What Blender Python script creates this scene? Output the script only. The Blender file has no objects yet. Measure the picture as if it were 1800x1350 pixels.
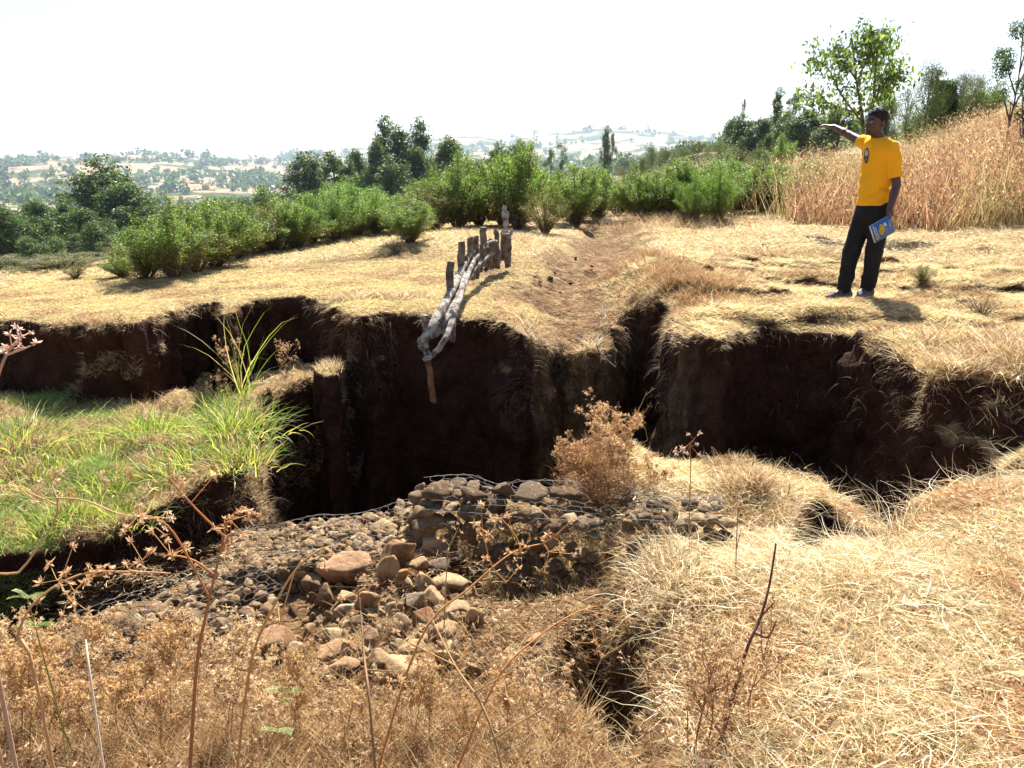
import bpy, math, random
import numpy as np
from mathutils import Vector, Matrix

R = math.radians
SUN_EL, SUN_AZ = 49.0, -9.0          # sun ahead of the camera (+y), azimuth degrees towards -x
# ------------------------------------------------------------------ camera, sky, sun, exposure
sc = bpy.context.scene
col = sc.collection
CZ, PITCH = 1.30, R(15.9)
cam = bpy.data.objects.new('camera', bpy.data.cameras.new('camera'))
col.objects.link(cam)
cam.location = (0, 0, CZ)
cam.rotation_euler = (R(90) - PITCH, 0, 0)
cam.data.lens = 28.0
cam.data.sensor_width = 36.0
cam.data.clip_start = 0.02
cam.data.clip_end = 20000
sc.camera = cam

w = bpy.data.worlds.new('World')
sc.world = w
w.use_nodes = True
nt = w.node_tree
bg = nt.nodes['Background']
sky = nt.nodes.new('ShaderNodeTexSky')
sky.sky_type = 'NISHITA'
sky.sun_disc = False
sky.sun_elevation = R(SUN_EL)
sky.sun_rotation = R(-SUN_AZ)
sky.altitude = 2000
sky.air_density = 1.0
sky.dust_density = 7.0
sky.ozone_density = 1.0
nt.links.new(sky.outputs[0], bg.inputs[0])
bg.inputs[1].default_value = 0.066

sun = bpy.data.objects.new('sun', bpy.data.lights.new('sun', 'SUN'))
col.objects.link(sun)
sun.data.energy = 5.0
sun.data.angle = R(0.5)
sun.data.color = (1.0, 0.95, 0.86)
sd = Vector((-math.sin(R(SUN_AZ)) * math.cos(R(SUN_EL)), math.cos(R(SUN_AZ)) * math.cos(R(SUN_EL)), math.sin(R(SUN_EL))))
sun.rotation_euler = sd.to_track_quat('Z', 'Y').to_euler()
sun.location = (0, 20, 30)

sc.view_settings.view_transform = 'Standard'
sc.view_settings.look = 'None'
sc.view_settings.gamma = 1.0
sc.view_settings.exposure = 1.6
sc.cycles.use_denoising = True
sc.cycles.max_bounces = 6
sc.cycles.diffuse_bounces = 3
sc.cycles.glossy_bounces = 2
sc.cycles.transmission_bounces = 4
sc.cycles.volume_bounces = 0
sc.cycles.transparent_max_bounces = 4
sc.cycles.use_adaptive_sampling = True
sc.cycles.adaptive_threshold = 0.02

rs = np.random.RandomState(7)
random.seed(7)

# ------------------------------------------------------------------ maths helpers
cp, sp = math.cos(PITCH), math.sin(PITCH)
def ray(px, py):
    a = (px - 900) / 1400.0; b = (py - 675) / 1400.0
    return a, cp - b * sp, -sp - b * cp
def P(px, py, z):
    """point of the ground at height z under a line of sight"""
    a, f, v = ray(px, py)
    t = (z - CZ) / v
    return (a * t, f * t)
def PD(px, py, y):
    """point at forward distance y"""
    a, f, v = ray(px, py)
    t = y / f
    return Vector((a * t, y, CZ + v * t))
def sstep(a, b, x):
    t = np.clip((x - a) / (b - a), 0, 1)
    return t * t * (3 - 2 * t)
def hash2(i, j, s):
    n = (i.astype(np.int64) * 374761393 + j.astype(np.int64) * 668265263 + s * 1442695041) & 0xffffffff
    n = ((n ^ (n >> 13)) * 1274126177) & 0xffffffff
    n = n ^ (n >> 16)
    return (n & 0xffff) / 32767.5 - 1.0
def noise2(x, y, s=0):
    xi = np.floor(x); yi = np.floor(y)
    fx = x - xi; fy = y - yi
    fx = fx * fx * (3 - 2 * fx); fy = fy * fy * (3 - 2 * fy)
    a = hash2(xi, yi, s); b = hash2(xi + 1, yi, s); c = hash2(xi, yi + 1, s); d = hash2(xi + 1, yi + 1, s)
    return (a * (1 - fx) + b * fx) * (1 - fy) + (c * (1 - fx) + d * fx) * fy
def fbm(x, y, s=0, o=4, g=0.5):
    r = 0; a = 1; t = 0
    for k in range(o):
        r = r + a * noise2(x, y, s + k * 17); t += a
        x = x * 2.03 + 11.3; y = y * 2.03 - 7.1; a *= g
    return r / t
def noise3(p, s=0):
    x, y, z = p[..., 0], p[..., 1], p[..., 2]
    zi = np.floor(z); fz = z - zi; fz = fz * fz * (3 - 2 * fz)
    return noise2(x + zi * 37.17, y + zi * 17.31, s) * (1 - fz) + noise2(x + (zi + 1) * 37.17, y + (zi + 1) * 17.31, s) * fz
def sdpoly(X, Y, poly):
    poly = np.array(poly, float)
    d = np.full(X.shape, 1e9); inside = np.zeros(X.shape, bool)
    n = len(poly)
    for i in range(n):
        ax, ay = poly[i]; bx, by = poly[(i + 1) % n]
        ex, ey = bx - ax, by - ay
        wx, wy = X - ax, Y - ay
        t = np.clip((wx * ex + wy * ey) / (ex * ex + ey * ey + 1e-12), 0, 1)
        d = np.minimum(d, (wx - ex * t) ** 2 + (wy - ey * t) ** 2)
        c = ((ay > Y) != (by > Y)) & (X < (bx - ax) * (Y - ay) / ((by - ay) if by != ay else 1e-9) + ax)
        inside ^= c
    d = np.sqrt(d)
    return np.where(inside, -d, d)
def segdist(X, Y, pts):
    """distance to an open polyline and the parameter along it"""
    d = np.full(X.shape, 1e9); tt = np.zeros(X.shape)
    n = len(pts) - 1
    for i in range(n):
        ax, ay = pts[i][:2]; bx, by = pts[i + 1][:2]
        ex, ey = bx - ax, by - ay
        t = np.clip(((X - ax) * ex + (Y - ay) * ey) / (ex * ex + ey * ey), 0, 1)
        q = np.hypot(X - ax - ex * t, Y - ay - ey * t)
        m = q < d
        d = np.where(m, q, d); tt = np.where(m, (i + t) / n, tt)
    return d, tt

def surface_nets(f, org, h):
    ins = f < 0
    nx, ny, nz = f.shape
    c = np.zeros((nx - 1, ny - 1, nz - 1), np.int8)
    for i in (0, 1):
        for j in (0, 1):
            for k in (0, 1):
                c += ins[i:nx - 1 + i, j:ny - 1 + j, k:nz - 1 + k]
    act = (c > 0) & (c < 8)
    I, J, K = np.nonzero(act)
    idx = np.full(act.shape, -1, np.int64)
    idx[I, J, K] = np.arange(len(I))
    pos = np.zeros((len(I), 3)); cnt = np.zeros(len(I))
    for ax in range(3):
        o = [a for a in range(3) if a != ax]
        for u in (0, 1):
            for v in (0, 1):
                off = [0, 0, 0]; off[o[0]] = u; off[o[1]] = v
                a = f[I + off[0], J + off[1], K + off[2]]
                of2 = list(off); of2[ax] = 1
                b = f[I + of2[0], J + of2[1], K + of2[2]]
                m = (a < 0) != (b < 0)
                t = np.where(m, a / np.where(m, a - b, 1), 0)
                for q in range(3):
                    pos[:, q] += np.where(m, (off[q] + (t if q == ax else 0)), 0)
                cnt += m
    pos /= cnt[:, None]
    V = np.array(org) + h * (np.stack([I, J, K], 1) + pos)
    F = []
    for ax in range(3):
        sl0 = [slice(None)] * 3; sl1 = [slice(None)] * 3
        sl0[ax] = slice(0, -1); sl1[ax] = slice(1, None)
        a = ins[tuple(sl0)]; b = ins[tuple(sl1)]
        ch = a != b
        I, J, K = np.nonzero(ch)
        q = np.stack([I, J, K], 1)
        o = [x for x in range(3) if x != ax]
        lim = act.shape
        ok = (q[:, o[0]] > 0) & (q[:, o[1]] > 0) & (q[:, o[0]] < lim[o[0]]) & (q[:, o[1]] < lim[o[1]]) & (q[:, ax] < lim[ax])
        q = q[ok]
        s = a[tuple(q.T)]
        def cid(du, dv):
            r = q.copy(); r[:, o[0]] -= du; r[:, o[1]] -= dv
            return idx[tuple(r.T)]
        A, B, C_, D = cid(1, 1), cid(0, 1), cid(0, 0), cid(1, 0)
        flip = s if ax != 1 else ~s
        F.append(np.where(flip[:, None], np.stack([A, B, C_, D], 1), np.stack([A, D, C_, B], 1)))
    F = np.concatenate(F)
    return V, F[(F >= 0).all(1)]

# ------------------------------------------------------------------ object helpers
def make_mesh(name, V, F, mat=None, attrs=None, smooth=True, mi=None):
    me = bpy.data.meshes.new(name)
    V = np.asarray(V, np.float32); F = np.asarray(F, np.int32)
    k = F.shape[1]
    me.vertices.add(len(V)); me.vertices.foreach_set('co', V.ravel())
    me.loops.add(F.size); me.loops.foreach_set('vertex_index', F.ravel())
    me.polygons.add(len(F))
    me.polygons.foreach_set('loop_start', np.arange(0, F.size, k, dtype=np.int32))
    if smooth is not False:
        me.polygons.foreach_set('use_smooth', np.ones(len(F), bool))
    mats = mat if isinstance(mat, (list, tuple)) else [mat]
    for m in mats:
        if m: me.materials.append(m)
    if mi is not None: me.polygons.foreach_set('material_index', np.asarray(mi, np.int32))
    me.update(calc_edges=True)
    for an, av in (attrs or {}).items():
        av = np.asarray(av, np.float32)
        if av.ndim == 1:
            a = me.attributes.new(an, 'FLOAT', 'POINT'); a.data.foreach_set('value', av)
        else:
            if av.shape[1] == 3: av = np.concatenate([av, np.ones((len(av), 1), np.float32)], 1)
            a = me.attributes.new(an, 'FLOAT_COLOR', 'POINT'); a.data.foreach_set('color', av.ravel())
    me.validate()
    return me
def tag(o, label=None, cat=None, group=None, kind=None):
    if label: o['label'] = label
    if cat: o['category'] = cat
    if group: o['group'] = group
    if kind: o['kind'] = kind
    return o
def obj(name, me, parent=None, loc=None):
    o = bpy.data.objects.new(name, me)
    col.objects.link(o)
    if parent: o.parent = parent
    if loc is not None: o.location = loc
    return o
def empty(name, loc=(0, 0, 0), rz=0, s=1):
    o = bpy.data.objects.new(name, None)
    o.empty_display_size = 0.2
    col.objects.link(o); o.location = loc; o.rotation_euler = (0, 0, rz); o.scale = (s, s, s)
    return o
def copy_tree(o, parent=None):
    c = o.copy(); col.objects.link(c)
    if parent: c.parent = parent
    for ch in list(o.children): copy_tree(ch, c)
    return c
ORD = 'first second third fourth fifth sixth seventh eighth ninth tenth eleventh twelfth thirteenth fourteenth fifteenth sixteenth seventeenth eighteenth nineteenth twentieth'.split()
def ordw(k):
    if k < 20: return ORD[k]
    return 'twenty-' + ORD[k - 20] if k < 29 else 'thirtieth' if k == 29 else 'thirty-' + ORD[k - 30]

class Acc:
    """collects quads (triangles as degenerate-free quads are avoided: tris kept apart)"""
    def __init__(s): s.v = []; s.f = []; s.c = []; s.m = []; s.n = 0
    def add(s, V, F, c=(1, 1, 1), m=0):
        V = np.asarray(V, float).reshape(-1, 3); F = np.asarray(F, int)
        if F.shape[1] == 4: F = np.concatenate([F[:, [0, 1, 2]], F[:, [0, 2, 3]]])
        c = np.asarray(c, float)
        if c.ndim == 1: c = np.tile(c, (len(V), 1))
        s.v.append(V); s.f.append(F + s.n); s.c.append(c); s.m.append(np.full(len(F), m)); s.n += len(V)
    def mesh(s, name, mat, smooth=True):
        return make_mesh(name, np.concatenate(s.v), np.concatenate(s.f), mat, {'Col': np.concatenate(s.c)}, smooth, np.concatenate(s.m))
def unit(v): return v / (np.linalg.norm(v, axis=-1, keepdims=True) + 1e-9)
def tube(acc, pts, rad, n=6, c=(1, 1, 1), m=0, cap=True, lump=0.0, seed=0):
    pts = np.asarray(pts, float); k = len(pts)
    rad = np.broadcast_to(np.asarray(rad, float), (k,))
    tan = unit(np.gradient(pts, axis=0))
    ref = np.array([0.31, 0.95, 0.05]) if abs(tan[0][2]) > 0.8 else np.array([0, 0, 1.0])
    V = []
    for i in range(k):
        u = unit(np.cross(tan[i], ref)); w_ = np.cross(tan[i], u)
        a = np.arange(n) * 2 * math.pi / n
        rr = rad[i] * (1 + lump * noise2(np.cos(a) * 1.3 + i * 0.7 + seed, np.sin(a) * 1.3 + seed * 3.1, 5))
        V.append(pts[i] + (np.cos(a) * rr)[:, None] * u + (np.sin(a) * rr)[:, None] * w_)
    V = np.concatenate(V)
    F = []
    for i in range(k - 1):
        for j in range(n):
            F.append((i * n + j, i * n + (j + 1) % n, (i + 1) * n + (j + 1) % n, (i + 1) * n + j))
    acc.add(V, F, c, m)
    if cap and n > 3:
        e = V[-n:]; acc.add(np.vstack([e, e.mean(0)]), [(j, (j + 1) % n, n) for j in range(n)], c, m)
        e = V[:n]; acc.add(np.vstack([e, e.mean(0)]), [((j + 1) % n, j, n) for j in range(n)], c, m)
def spline(pts, n):
    pts = np.asarray(pts, float); t = np.linspace(0, len(pts) - 1, n)
    out = []
    for x in t:
        i = min(int(x), len(pts) - 2); f = x - i
        p0 = pts[max(i - 1, 0)]; p1 = pts[i]; p2 = pts[i + 1]; p3 = pts[min(i + 2, len(pts) - 1)]
        out.append(0.5 * (2 * p1 + (p2 - p0) * f + (2 * p0 - 5 * p1 + 4 * p2 - p3) * f * f + (3 * p1 - p0 - 3 * p2 + p3) * f ** 3))
    return np.array(out)
def blades(base, d0, length, width, droop, colr, seg=3, acc=None, kink=0.13):
    """curved tapering blades: base Nx3, initial direction Nx3, droop = how far gravity bends them"""
    N = len(base)
    length = np.broadcast_to(length, (N,)); width = np.broadcast_to(width, (N,)); droop = np.broadcast_to(droop, (N,))
    d = unit(np.asarray(d0, float)); p = np.asarray(base, float).copy()
    r = rs.normal(size=(N, 3)); side = unit(np.cross(d, r))
    V = []
    for i in range(seg + 1):
        wv = width * (1 - (i / seg) ** 1.5) * 0.5
        if i < seg:
            V.append(p - side * wv[:, None]); V.append(p + side * wv[:, None])
            p = p + d * (length / seg)[:, None]
            d = unit(d + np.array([0, 0, -1.0]) * (droop / seg)[:, None] + rs.normal(size=(N, 3)) * kink)
        else: V.append(p)
    M = 2 * seg + 1
    V = np.stack(V, 1).reshape(-1, 3)
    b = np.arange(N)[:, None] * M
    F = []
    for i in range(seg - 1):
        F.append(b + np.array([[2 * i, 2 * i + 1, 2 * i + 3]])); F.append(b + np.array([[2 * i, 2 * i + 3, 2 * i + 2]]))
    F.append(b + np.array([[2 * seg - 2, 2 * seg - 1, 2 * seg]]))
    F = np.concatenate(F)
    C = np.repeat(np.asarray(colr, float), M, axis=0)
    if acc is not None: acc.add(V, F, C)
    return V, F, C
def pick(cols, n, jit=0.12, wts=None):
    cols = np.array(cols, float)
    k = rs.choice(len(cols), n, p=None if wts is None else np.array(wts) / np.sum(wts))
    return np.clip(cols[k] * (1 + rs.normal(size=(n, 1)) * jit) * (1 + rs.normal(size=(n, 3)) * 0.03), 0.004, 0.95)

# ------------------------------------------------------------------ materials
def mat(name, base=(0.5, 0.5, 0.5), rough=0.9, attr=False, transl=0.0, noise=None, bump=None, spec=0.2, tint=(1, 1, 1), sss=0):
    m = bpy.data.materials.new(name); m.use_nodes = True
    n = m.node_tree.nodes; l = m.node_tree.links
    b = n['Principled BSDF']; out = n['Material Output']
    b.inputs['Roughness'].default_value = rough
    b.inputs['Specular IOR Level'].default_value = spec
    if attr:
        a = n.new('ShaderNodeAttribute'); a.attribute_name = 'Col'; src = a.outputs['Color']
    else:
        a = n.new('ShaderNodeRGB'); a.outputs[0].default_value = (*base, 1); src = a.outputs[0]
    if noise:
        tc = n.new('ShaderNodeTexCoord')
        cur = src
        for (scale, c2, lo, hi) in noise:
            t = n.new('ShaderNodeTexNoise'); t.inputs['Scale'].default_value = scale; t.inputs['Detail'].default_value = 6
            t.inputs['Roughness'].default_value = 0.65
            l.new(tc.outputs['Object'], t.inputs['Vector'])
            mr = n.new('ShaderNodeMapRange'); mr.inputs[1].default_value = lo; mr.inputs[2].default_value = hi
            l.new(t.outputs[0], mr.inputs[0])
            mx = n.new('ShaderNodeMix'); mx.data_type = 'RGBA'
            l.new(mr.outputs[0], mx.inputs[0]); l.new(cur, mx.inputs[6])
            mx.inputs[7].default_value = (*c2, 1)
            cur = mx.outputs[2]
        src = cur
    l.new(src, b.inputs['Base Color'])
    if bump:
        tc = n.new('ShaderNodeTexCoord'); t = n.new('ShaderNodeTexNoise')
        t.inputs['Scale'].default_value = bump[0]; t.inputs['Detail'].default_value = 8; t.inputs['Roughness'].default_value = 0.7
        l.new(tc.outputs['Object'], t.inputs['Vector'])
        bp = n.new('ShaderNodeBump'); bp.inputs['Strength'].default_value = bump[1]; bp.inputs['Distance'].default_value = bump[2]
        l.new(t.outputs[0], bp.inputs['Height']); l.new(bp.outputs[0], b.inputs['Normal'])
    if sss:
        b.inputs['Subsurface Weight'].default_value = sss
        b.inputs['Subsurface Radius'].default_value = (1, 0.6, 0.1); b.inputs['Subsurface Scale'].default_value = 0.06
    if transl:
        tr = n.new('ShaderNodeBsdfTranslucent')
        mm = n.new('ShaderNodeMix'); mm.data_type = 'RGBA'; mm.blend_type = 'MULTIPLY'; mm.inputs[0].default_value = 1
        l.new(src, mm.inputs[6]); mm.inputs[7].default_value = (*tint, 1)
        l.new(mm.outputs[2], tr.inputs[0])
        ms = n.new('ShaderNodeMixShader'); ms.inputs[0].default_value = transl
        l.new(b.outputs[0], ms.inputs[1]); l.new(tr.outputs[0], ms.inputs[2]); l.new(ms.outputs[0], out.inputs[0])
    return m
M_straw = mat('dry_grass', attr=True, rough=0.6, transl=0.45, spec=0.35)
M_leaf = mat('green_leaf', attr=True, rough=0.5, transl=0.42, spec=0.35, tint=(1.35, 1.35, 0.7))
M_gumleaf = mat('gum_leaf', attr=True, rough=0.5, transl=0.42, spec=0.35, tint=(1.2, 1.3, 0.6))
M_bark = mat('bark', base=(0.16, 0.12, 0.09), noise=[(9, (0.05, 0.035, 0.025), 0.4, 0.65)], bump=(25, 0.6, 0.01))
M_pale = mat('weathered_wood', base=(0.45, 0.41, 0.36), noise=[(14, (0.13, 0.105, 0.09), 0.44, 0.58)], bump=(70, 1.0, 0.02))
M_stick = mat('dry_stem', attr=True, rough=0.7, transl=0.12)
M_post = mat('post_wood', base=(0.25, 0.20, 0.16), noise=[(14, (0.08, 0.06, 0.045), 0.4, 0.62)], bump=(60, 1.0, 0.02))
M_rawpost = mat('raw_wood', base=(0.25, 0.115, 0.05), noise=[(14, (0.12, 0.05, 0.025), 0.45, 0.62)], bump=(40, 0.5, 0.01))
M_stone = mat('basalt_stone', attr=True, noise=[(7, (0.09, 0.055, 0.03), 0.46, 0.64), (26, (0.34, 0.26, 0.15), 0.54, 0.72)], bump=(34, 0.9, 0.015))
M_wire = mat('galvanised_wire', base=(0.20, 0.19, 0.17), rough=0.6, spec=0.3)
M_wire.node_tree.nodes['Principled BSDF'].inputs['Metallic'].default_value = 0.0

def ground_material():
    m = bpy.data.materials.new('ground'); m.use_nodes = True
    n = m.node_tree.nodes; l = m.node_tree.links; b = n['Principled BSDF']
    b.inputs['Roughness'].default_value = 0.95; b.inputs['Specular IOR Level'].default_value = 0.1
    tc = n.new('ShaderNodeTexCoord')
    def nz(scale, det=8, stretch=None):
        t = n.new('ShaderNodeTexNoise'); t.inputs['Scale'].default_value = scale; t.inputs['Detail'].default_value = det; t.inputs['Roughness'].default_value = 0.7
        l.new(tc.outputs['Object'], t.inputs['Vector']); return t.outputs[0]
    def ramp(src, stops):
        r = n.new('ShaderNodeValToRGB'); e = r.color_ramp.elements
        e[0].position, e[0].color = stops[0][0], (*stops[0][1], 1)
        e[1].position, e[1].color = stops[-1][0], (*stops[-1][1], 1)
        for p, c in stops[1:-1]:
            q = e.new(p); q.color = (*c, 1)
        l.new(src, r.inputs[0]); return r.outputs[0]
    def mix(f, a, c):
        x = n.new('ShaderNodeMix'); x.data_type = 'RGBA'; l.new(f, x.inputs[0]); l.new(a, x.inputs[6]); l.new(c, x.inputs[7]); return x.outputs[2]
    def at(nm):
        a = n.new('ShaderNodeAttribute'); a.attribute_name = nm; return a.outputs['Fac']
    soil = ramp(nz(5), [(0.3, (0.034, 0.014, 0.009)), (0.52, (0.062, 0.027, 0.016)), (0.7, (0.10, 0.046, 0.026))])
    red = ramp(nz(9), [(0.3, (0.09, 0.045, 0.022)), (0.5, (0.19, 0.11, 0.052)), (0.72, (0.40, 0.29, 0.15))])
    straw = ramp(nz(14), [(0.30, (0.16, 0.10, 0.05)), (0.5, (0.38, 0.27, 0.13)), (0.72, (0.58, 0.46, 0.25))])
    c = mix(at('red'), soil, red)
    c = mix(at('straw'), c, straw)
    l.new(c, b.inputs['Base Color'])
    bp = n.new('ShaderNodeBump'); bp.inputs['Strength'].default_value = 1.0; bp.inputs['Distance'].default_value = 0.045
    vo = n.new('ShaderNodeTexVoronoi'); vo.feature = 'DISTANCE_TO_EDGE'; vo.inputs['Scale'].default_value = 7
    wv = n.new('ShaderNodeVectorMath'); wv.operation = 'ADD'; tn = n.new('ShaderNodeTexNoise'); tn.inputs['Scale'].default_value = 5; l.new(tc.outputs['Object'], tn.inputs['Vector'])
    l.new(tc.outputs['Object'], wv.inputs[0]); sv = n.new('ShaderNodeVectorMath'); sv.operation = 'SCALE'; sv.inputs['Scale'].default_value = 0.5; l.new(tn.outputs['Color'], sv.inputs[0]); l.new(sv.outputs[0], wv.inputs[1]); l.new(wv.outputs[0], vo.inputs['Vector'])
    vr = n.new('ShaderNodeMapRange'); vr.inputs[1].default_value = 0; vr.inputs[2].default_value = 0.12; vr.inputs[4].default_value = 0.35; l.new(vo.outputs['Distance'], vr.inputs[0])
    ad = n.new('ShaderNodeMath'); ad.operation = 'ADD'; l.new(nz(16, 10), ad.inputs[0]); l.new(vr.outputs[0], ad.inputs[1])
    l.new(ad.outputs[0], bp.inputs['Height']); l.new(bp.outputs[0], b.inputs['Normal'])
    return m
M_ground = ground_material()

# ------------------------------------------------------------------ terrain
far_edge = [(-40, 552), (60, 556), (150, 566), (235, 556), (300, 535), (370, 520), (392, 545), (450, 520), (540, 512), (585, 534), (640, 545), (690, 540), (745, 540),
            (850, 552), (925, 582), (985, 596), (1040, 606), (1078, 588), (1096, 545), (1128, 516), (1176, 532), (1186, 590), (1260, 596),
            (1330, 573), (1430, 562), (1500, 577), (1560, 600), (1600, 632), (1650, 650), (1730, 652), (1830, 655), (1960, 660)]
rill = [P(1062, 604, -.1) + (0.30,), P(1035, 560, -.1) + (0.26,), P(1010, 510, -.1) + (0.22,), P(1040, 465, -.1) + (0.2,), P(1085, 425, -.05) + (0.22,), P(1060, 398, 0) + (0.25,), P(1040, 385, 0) + (0.1,)]
def plateau(x, y):
    z = -0.045 * np.clip(-(x + 1.5), 0, 20) - 0.0 * x
    z = z + 0.04 * fbm(x * 0.5, y * 0.5, 21, 3)
    # trampled little terraces on the right
    rt = sstep(0.2, 2.2, x) * sstep(4.8, 6.2, y)
    t = fbm(x * 0.9 + 2, y * 2.1, 31, 4)
    z = z + rt * (0.07 * t + 0.045 * sstep(0.0, 0.07, t) + 0.02 * sstep(0.2, 0.27, t) + 0.03 * fbm(x * 3.5, y * 3.5, 33, 3))
    z = z + 0.02 * fbm(x * 4, y * 5, 41, 4)
    # mound behind the fence
    z = z + 0.22 * np.exp(-(((x + 0.9) / 1.4) ** 2 + ((y - 11.6) / 1.5) ** 2))
    d, t = segdist(x, y, rill)
    dep = np.interp(t, np.linspace(0, 1, len(rill)), [r_[2] for r_ in rill])
    z = z - dep * (1 - sstep(0.12, 0.8, d + 0.12 * fbm(x * 3, y * 3, 53, 3))) * (1 + 0.3 * fbm(x * 2, y * 2, 51, 3)) + 0.05 * fbm(x * 7, y * 7, 52, 4) * (1 - sstep(0.5, 1.2, d))
    # spoil bank right of the rill, and low bank left of it
    z = z + 0.16 * np.exp(-(((x - 1.75) / 0.55) ** 2 + ((y - 8.6) / 1.2) ** 2)) * (1 + 0.5 * fbm(x * 2, y * 2, 61, 3))
    return z
def PG(px, py):   # point of the plateau surface itself under a line of sight
    z = 0.0
    for _ in range(6):
        x, y = P(px, py, z); z = 0.5 * z + 0.5 * float(plateau(np.array([x]), np.array([y]))[0])
    return P(px, py, z)
G = [(-5.8, 7.2)] + [PG(a, b) for a, b in far_edge] + [(5.6, 4.2)]
near = [(1990, 836, -.3), (1800, 836, -.3), (1660, 846, -.3), (1560, 850, -.32), (1500, 838, -.35), (1445, 822, -.4), (1400, 806, -.55), (1300, 800, -.65), (1215, 812, -.65), (1172, 800, -.6),
        (1150, 770, -.5), (1080, 765, -.5), (1010, 790, -.52), (985, 845, -.55), (900, 848, -.6), (735, 850, -.6), (722, 893, -.66), (560, 900, -.7), (400, 940, -.75),
        (250, 1010, -.8), (120, 1080, -.85), (-100, 1160, -.85), (-400, 1200, -.85)]
G += [P(*q) for q in near] + [(-5.6, 3.3)]
bench = [(-5.7, 8.0)] + [P(-100, 655, -.8), P(100, 655, -.8), P(300, 640, -.8), P(420, 640, -.8), P(500, 625, -.8), P(560, 630, -.8), P(612, 640, -.8),
         P(612, 690, -.8), P(545, 722, -.85), P(500, 742, -.85), P(462, 775, -.85), P(468, 850, -.9), P(420, 893, -.95), P(335, 925, -.98), P(250, 965, -1.0), P(110, 985, -1.0), P(0, 1005, -1.0), P(-200, 1030, -1.0)] + [(-5.7, 3.8)]
pillar = [P(540, 650, -.48), P(565, 632, -.48), P(604, 640, -.48), P(606, 662, -.48), P(560, 672, -.48)]
crack = [P(*q) for q in ((1052, 925, -.55), (1096, 925, -.55), (1082, 1010, -.55), (1100, 1070, -.5), (1160, 1078, -.5), (1172, 1140, -.45), (1120, 1180, -.42), (1150, 1235, -.4), (1110, 1275, -.38), (1062, 1250, -.4),
         (1040, 1185, -.45), (960, 1170, -.5), (945, 1120, -.58), (1010, 1085, -.58), (1042, 1030, -.58))]
slot = [P(1404, 940, -.38), P(1438, 945, -.38), P(1462, 895, -.38), P(1540, 872, -.36), P(1600, 862, -.34), P(1590, 835, -.34), P(1500, 822, -.36), P(1440, 800, -.4), P(1415, 850, -.4), P(1398, 900, -.4)]
block = [P(1452, 880, -.36), P(1535, 862, -.36), P(1535, 832, -.36), P(1470, 826, -.36)]

# pixel row at which the ground shows, by azimuth column and distance, beyond the plateau
AZ = np.array([-600, 0, 150, 300, 450, 600, 760, 900, 1060, 1250, 1500, 1800, 2400.])
DD = np.array([14, 22, 40, 100, 250, 700, 1300, 2000, 2900, 4200, 4800, 6500.])
YT = np.array([
    #  14   22   40  100  250  700 1300 2000 2900 4200 4800 6500
    [440, 450, 455, 455, 430, 385, 360, 325, 300, 300, 310, 310],
    [474, 486, 492, 484, 450, 390, 350, 300, 283, 300, 310, 310],
    [462, 472, 478, 474, 445, 388, 350, 298, 276, 300, 310, 310],
    [450, 458, 465, 462, 435, 384, 350, 300, 274, 300, 310, 310],
    [428, 430, 430, 435, 410, 378, 350, 305, 288, 278, 285, 290],
    [405, 400, 400, 400, 385, 362, 340, 320, 295, 262, 264, 285],
    [400, 388, 380, 375, 365, 350, 330, 312, 290, 243, 244, 280],
    [398, 380, 365, 355, 345, 335, 320, 300, 282, 240, 246, 280],
    [395, 372, 350, 335, 325, 318, 310, 295, 275, 226, 232, 280],
    [392, 360, 330, 295, 275, 285, 290, 285, 270, 233, 236, 280],
    [390, 335, 290, 258, 248, 265, 280, 280, 265, 238, 240, 280],
    [375, 275, 205, 195, 220, 255, 275, 280, 265, 240, 240, 280],
    [360, 240, 180, 180, 220, 255, 275, 280, 265, 240, 240, 280]], float)
def far_z(x, y):
    yy = np.maximum(y, 0.05)
    D = np.clip(np.hypot(x, y), DD[0], DD[-1])
    pxx = np.clip(900 + 1400 * x / (yy * cp + 1e-6) * 1.0, AZ[0], AZ[-1])
    pxx = np.where(y < 0.5, np.where(x < 0, AZ[0], AZ[-1]), pxx)
    i = np.clip(np.searchsorted(AZ, pxx) - 1, 0, len(AZ) - 2); fi = (pxx - AZ[i]) / (AZ[i + 1] - AZ[i])
    lD = np.log(D); lg = np.log(DD)
    j = np.clip(np.searchsorted(DD, D) - 1, 0, len(DD) - 2); fj = (lD - lg[j]) / (lg[j + 1] - lg[j])
    fi = fi * fi * (3 - 2 * fi)
    Y = (YT[i, j] * (1 - fi) + YT[i + 1, j] * fi) * (1 - fj) + (YT[i, j + 1] * (1 - fi) + YT[i + 1, j + 1] * fi) * fj
    el = (275 - Y) / 1455.0
    Dy = np.clip(np.hypot(x, y), 1, None)
    n = fbm(x / 260.0 + 3, y / 260.0, 3, 5) * np.clip((Dy - 60) / 1500, 0, 1) * 26
    n = n + fbm(x / 30.0 + 3, y / 30.0, 9, 4) * np.clip((Dy - 20) / 300, 0, 1) * 1.2
    return CZ + el * Dy + n
_fe = sorted(PG(a, b) for a, b in far_edge if not 1085 < a < 1186)
FEX = [q[0] for q in _fe]; FEY = [q[1] for q in _fe]
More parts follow.
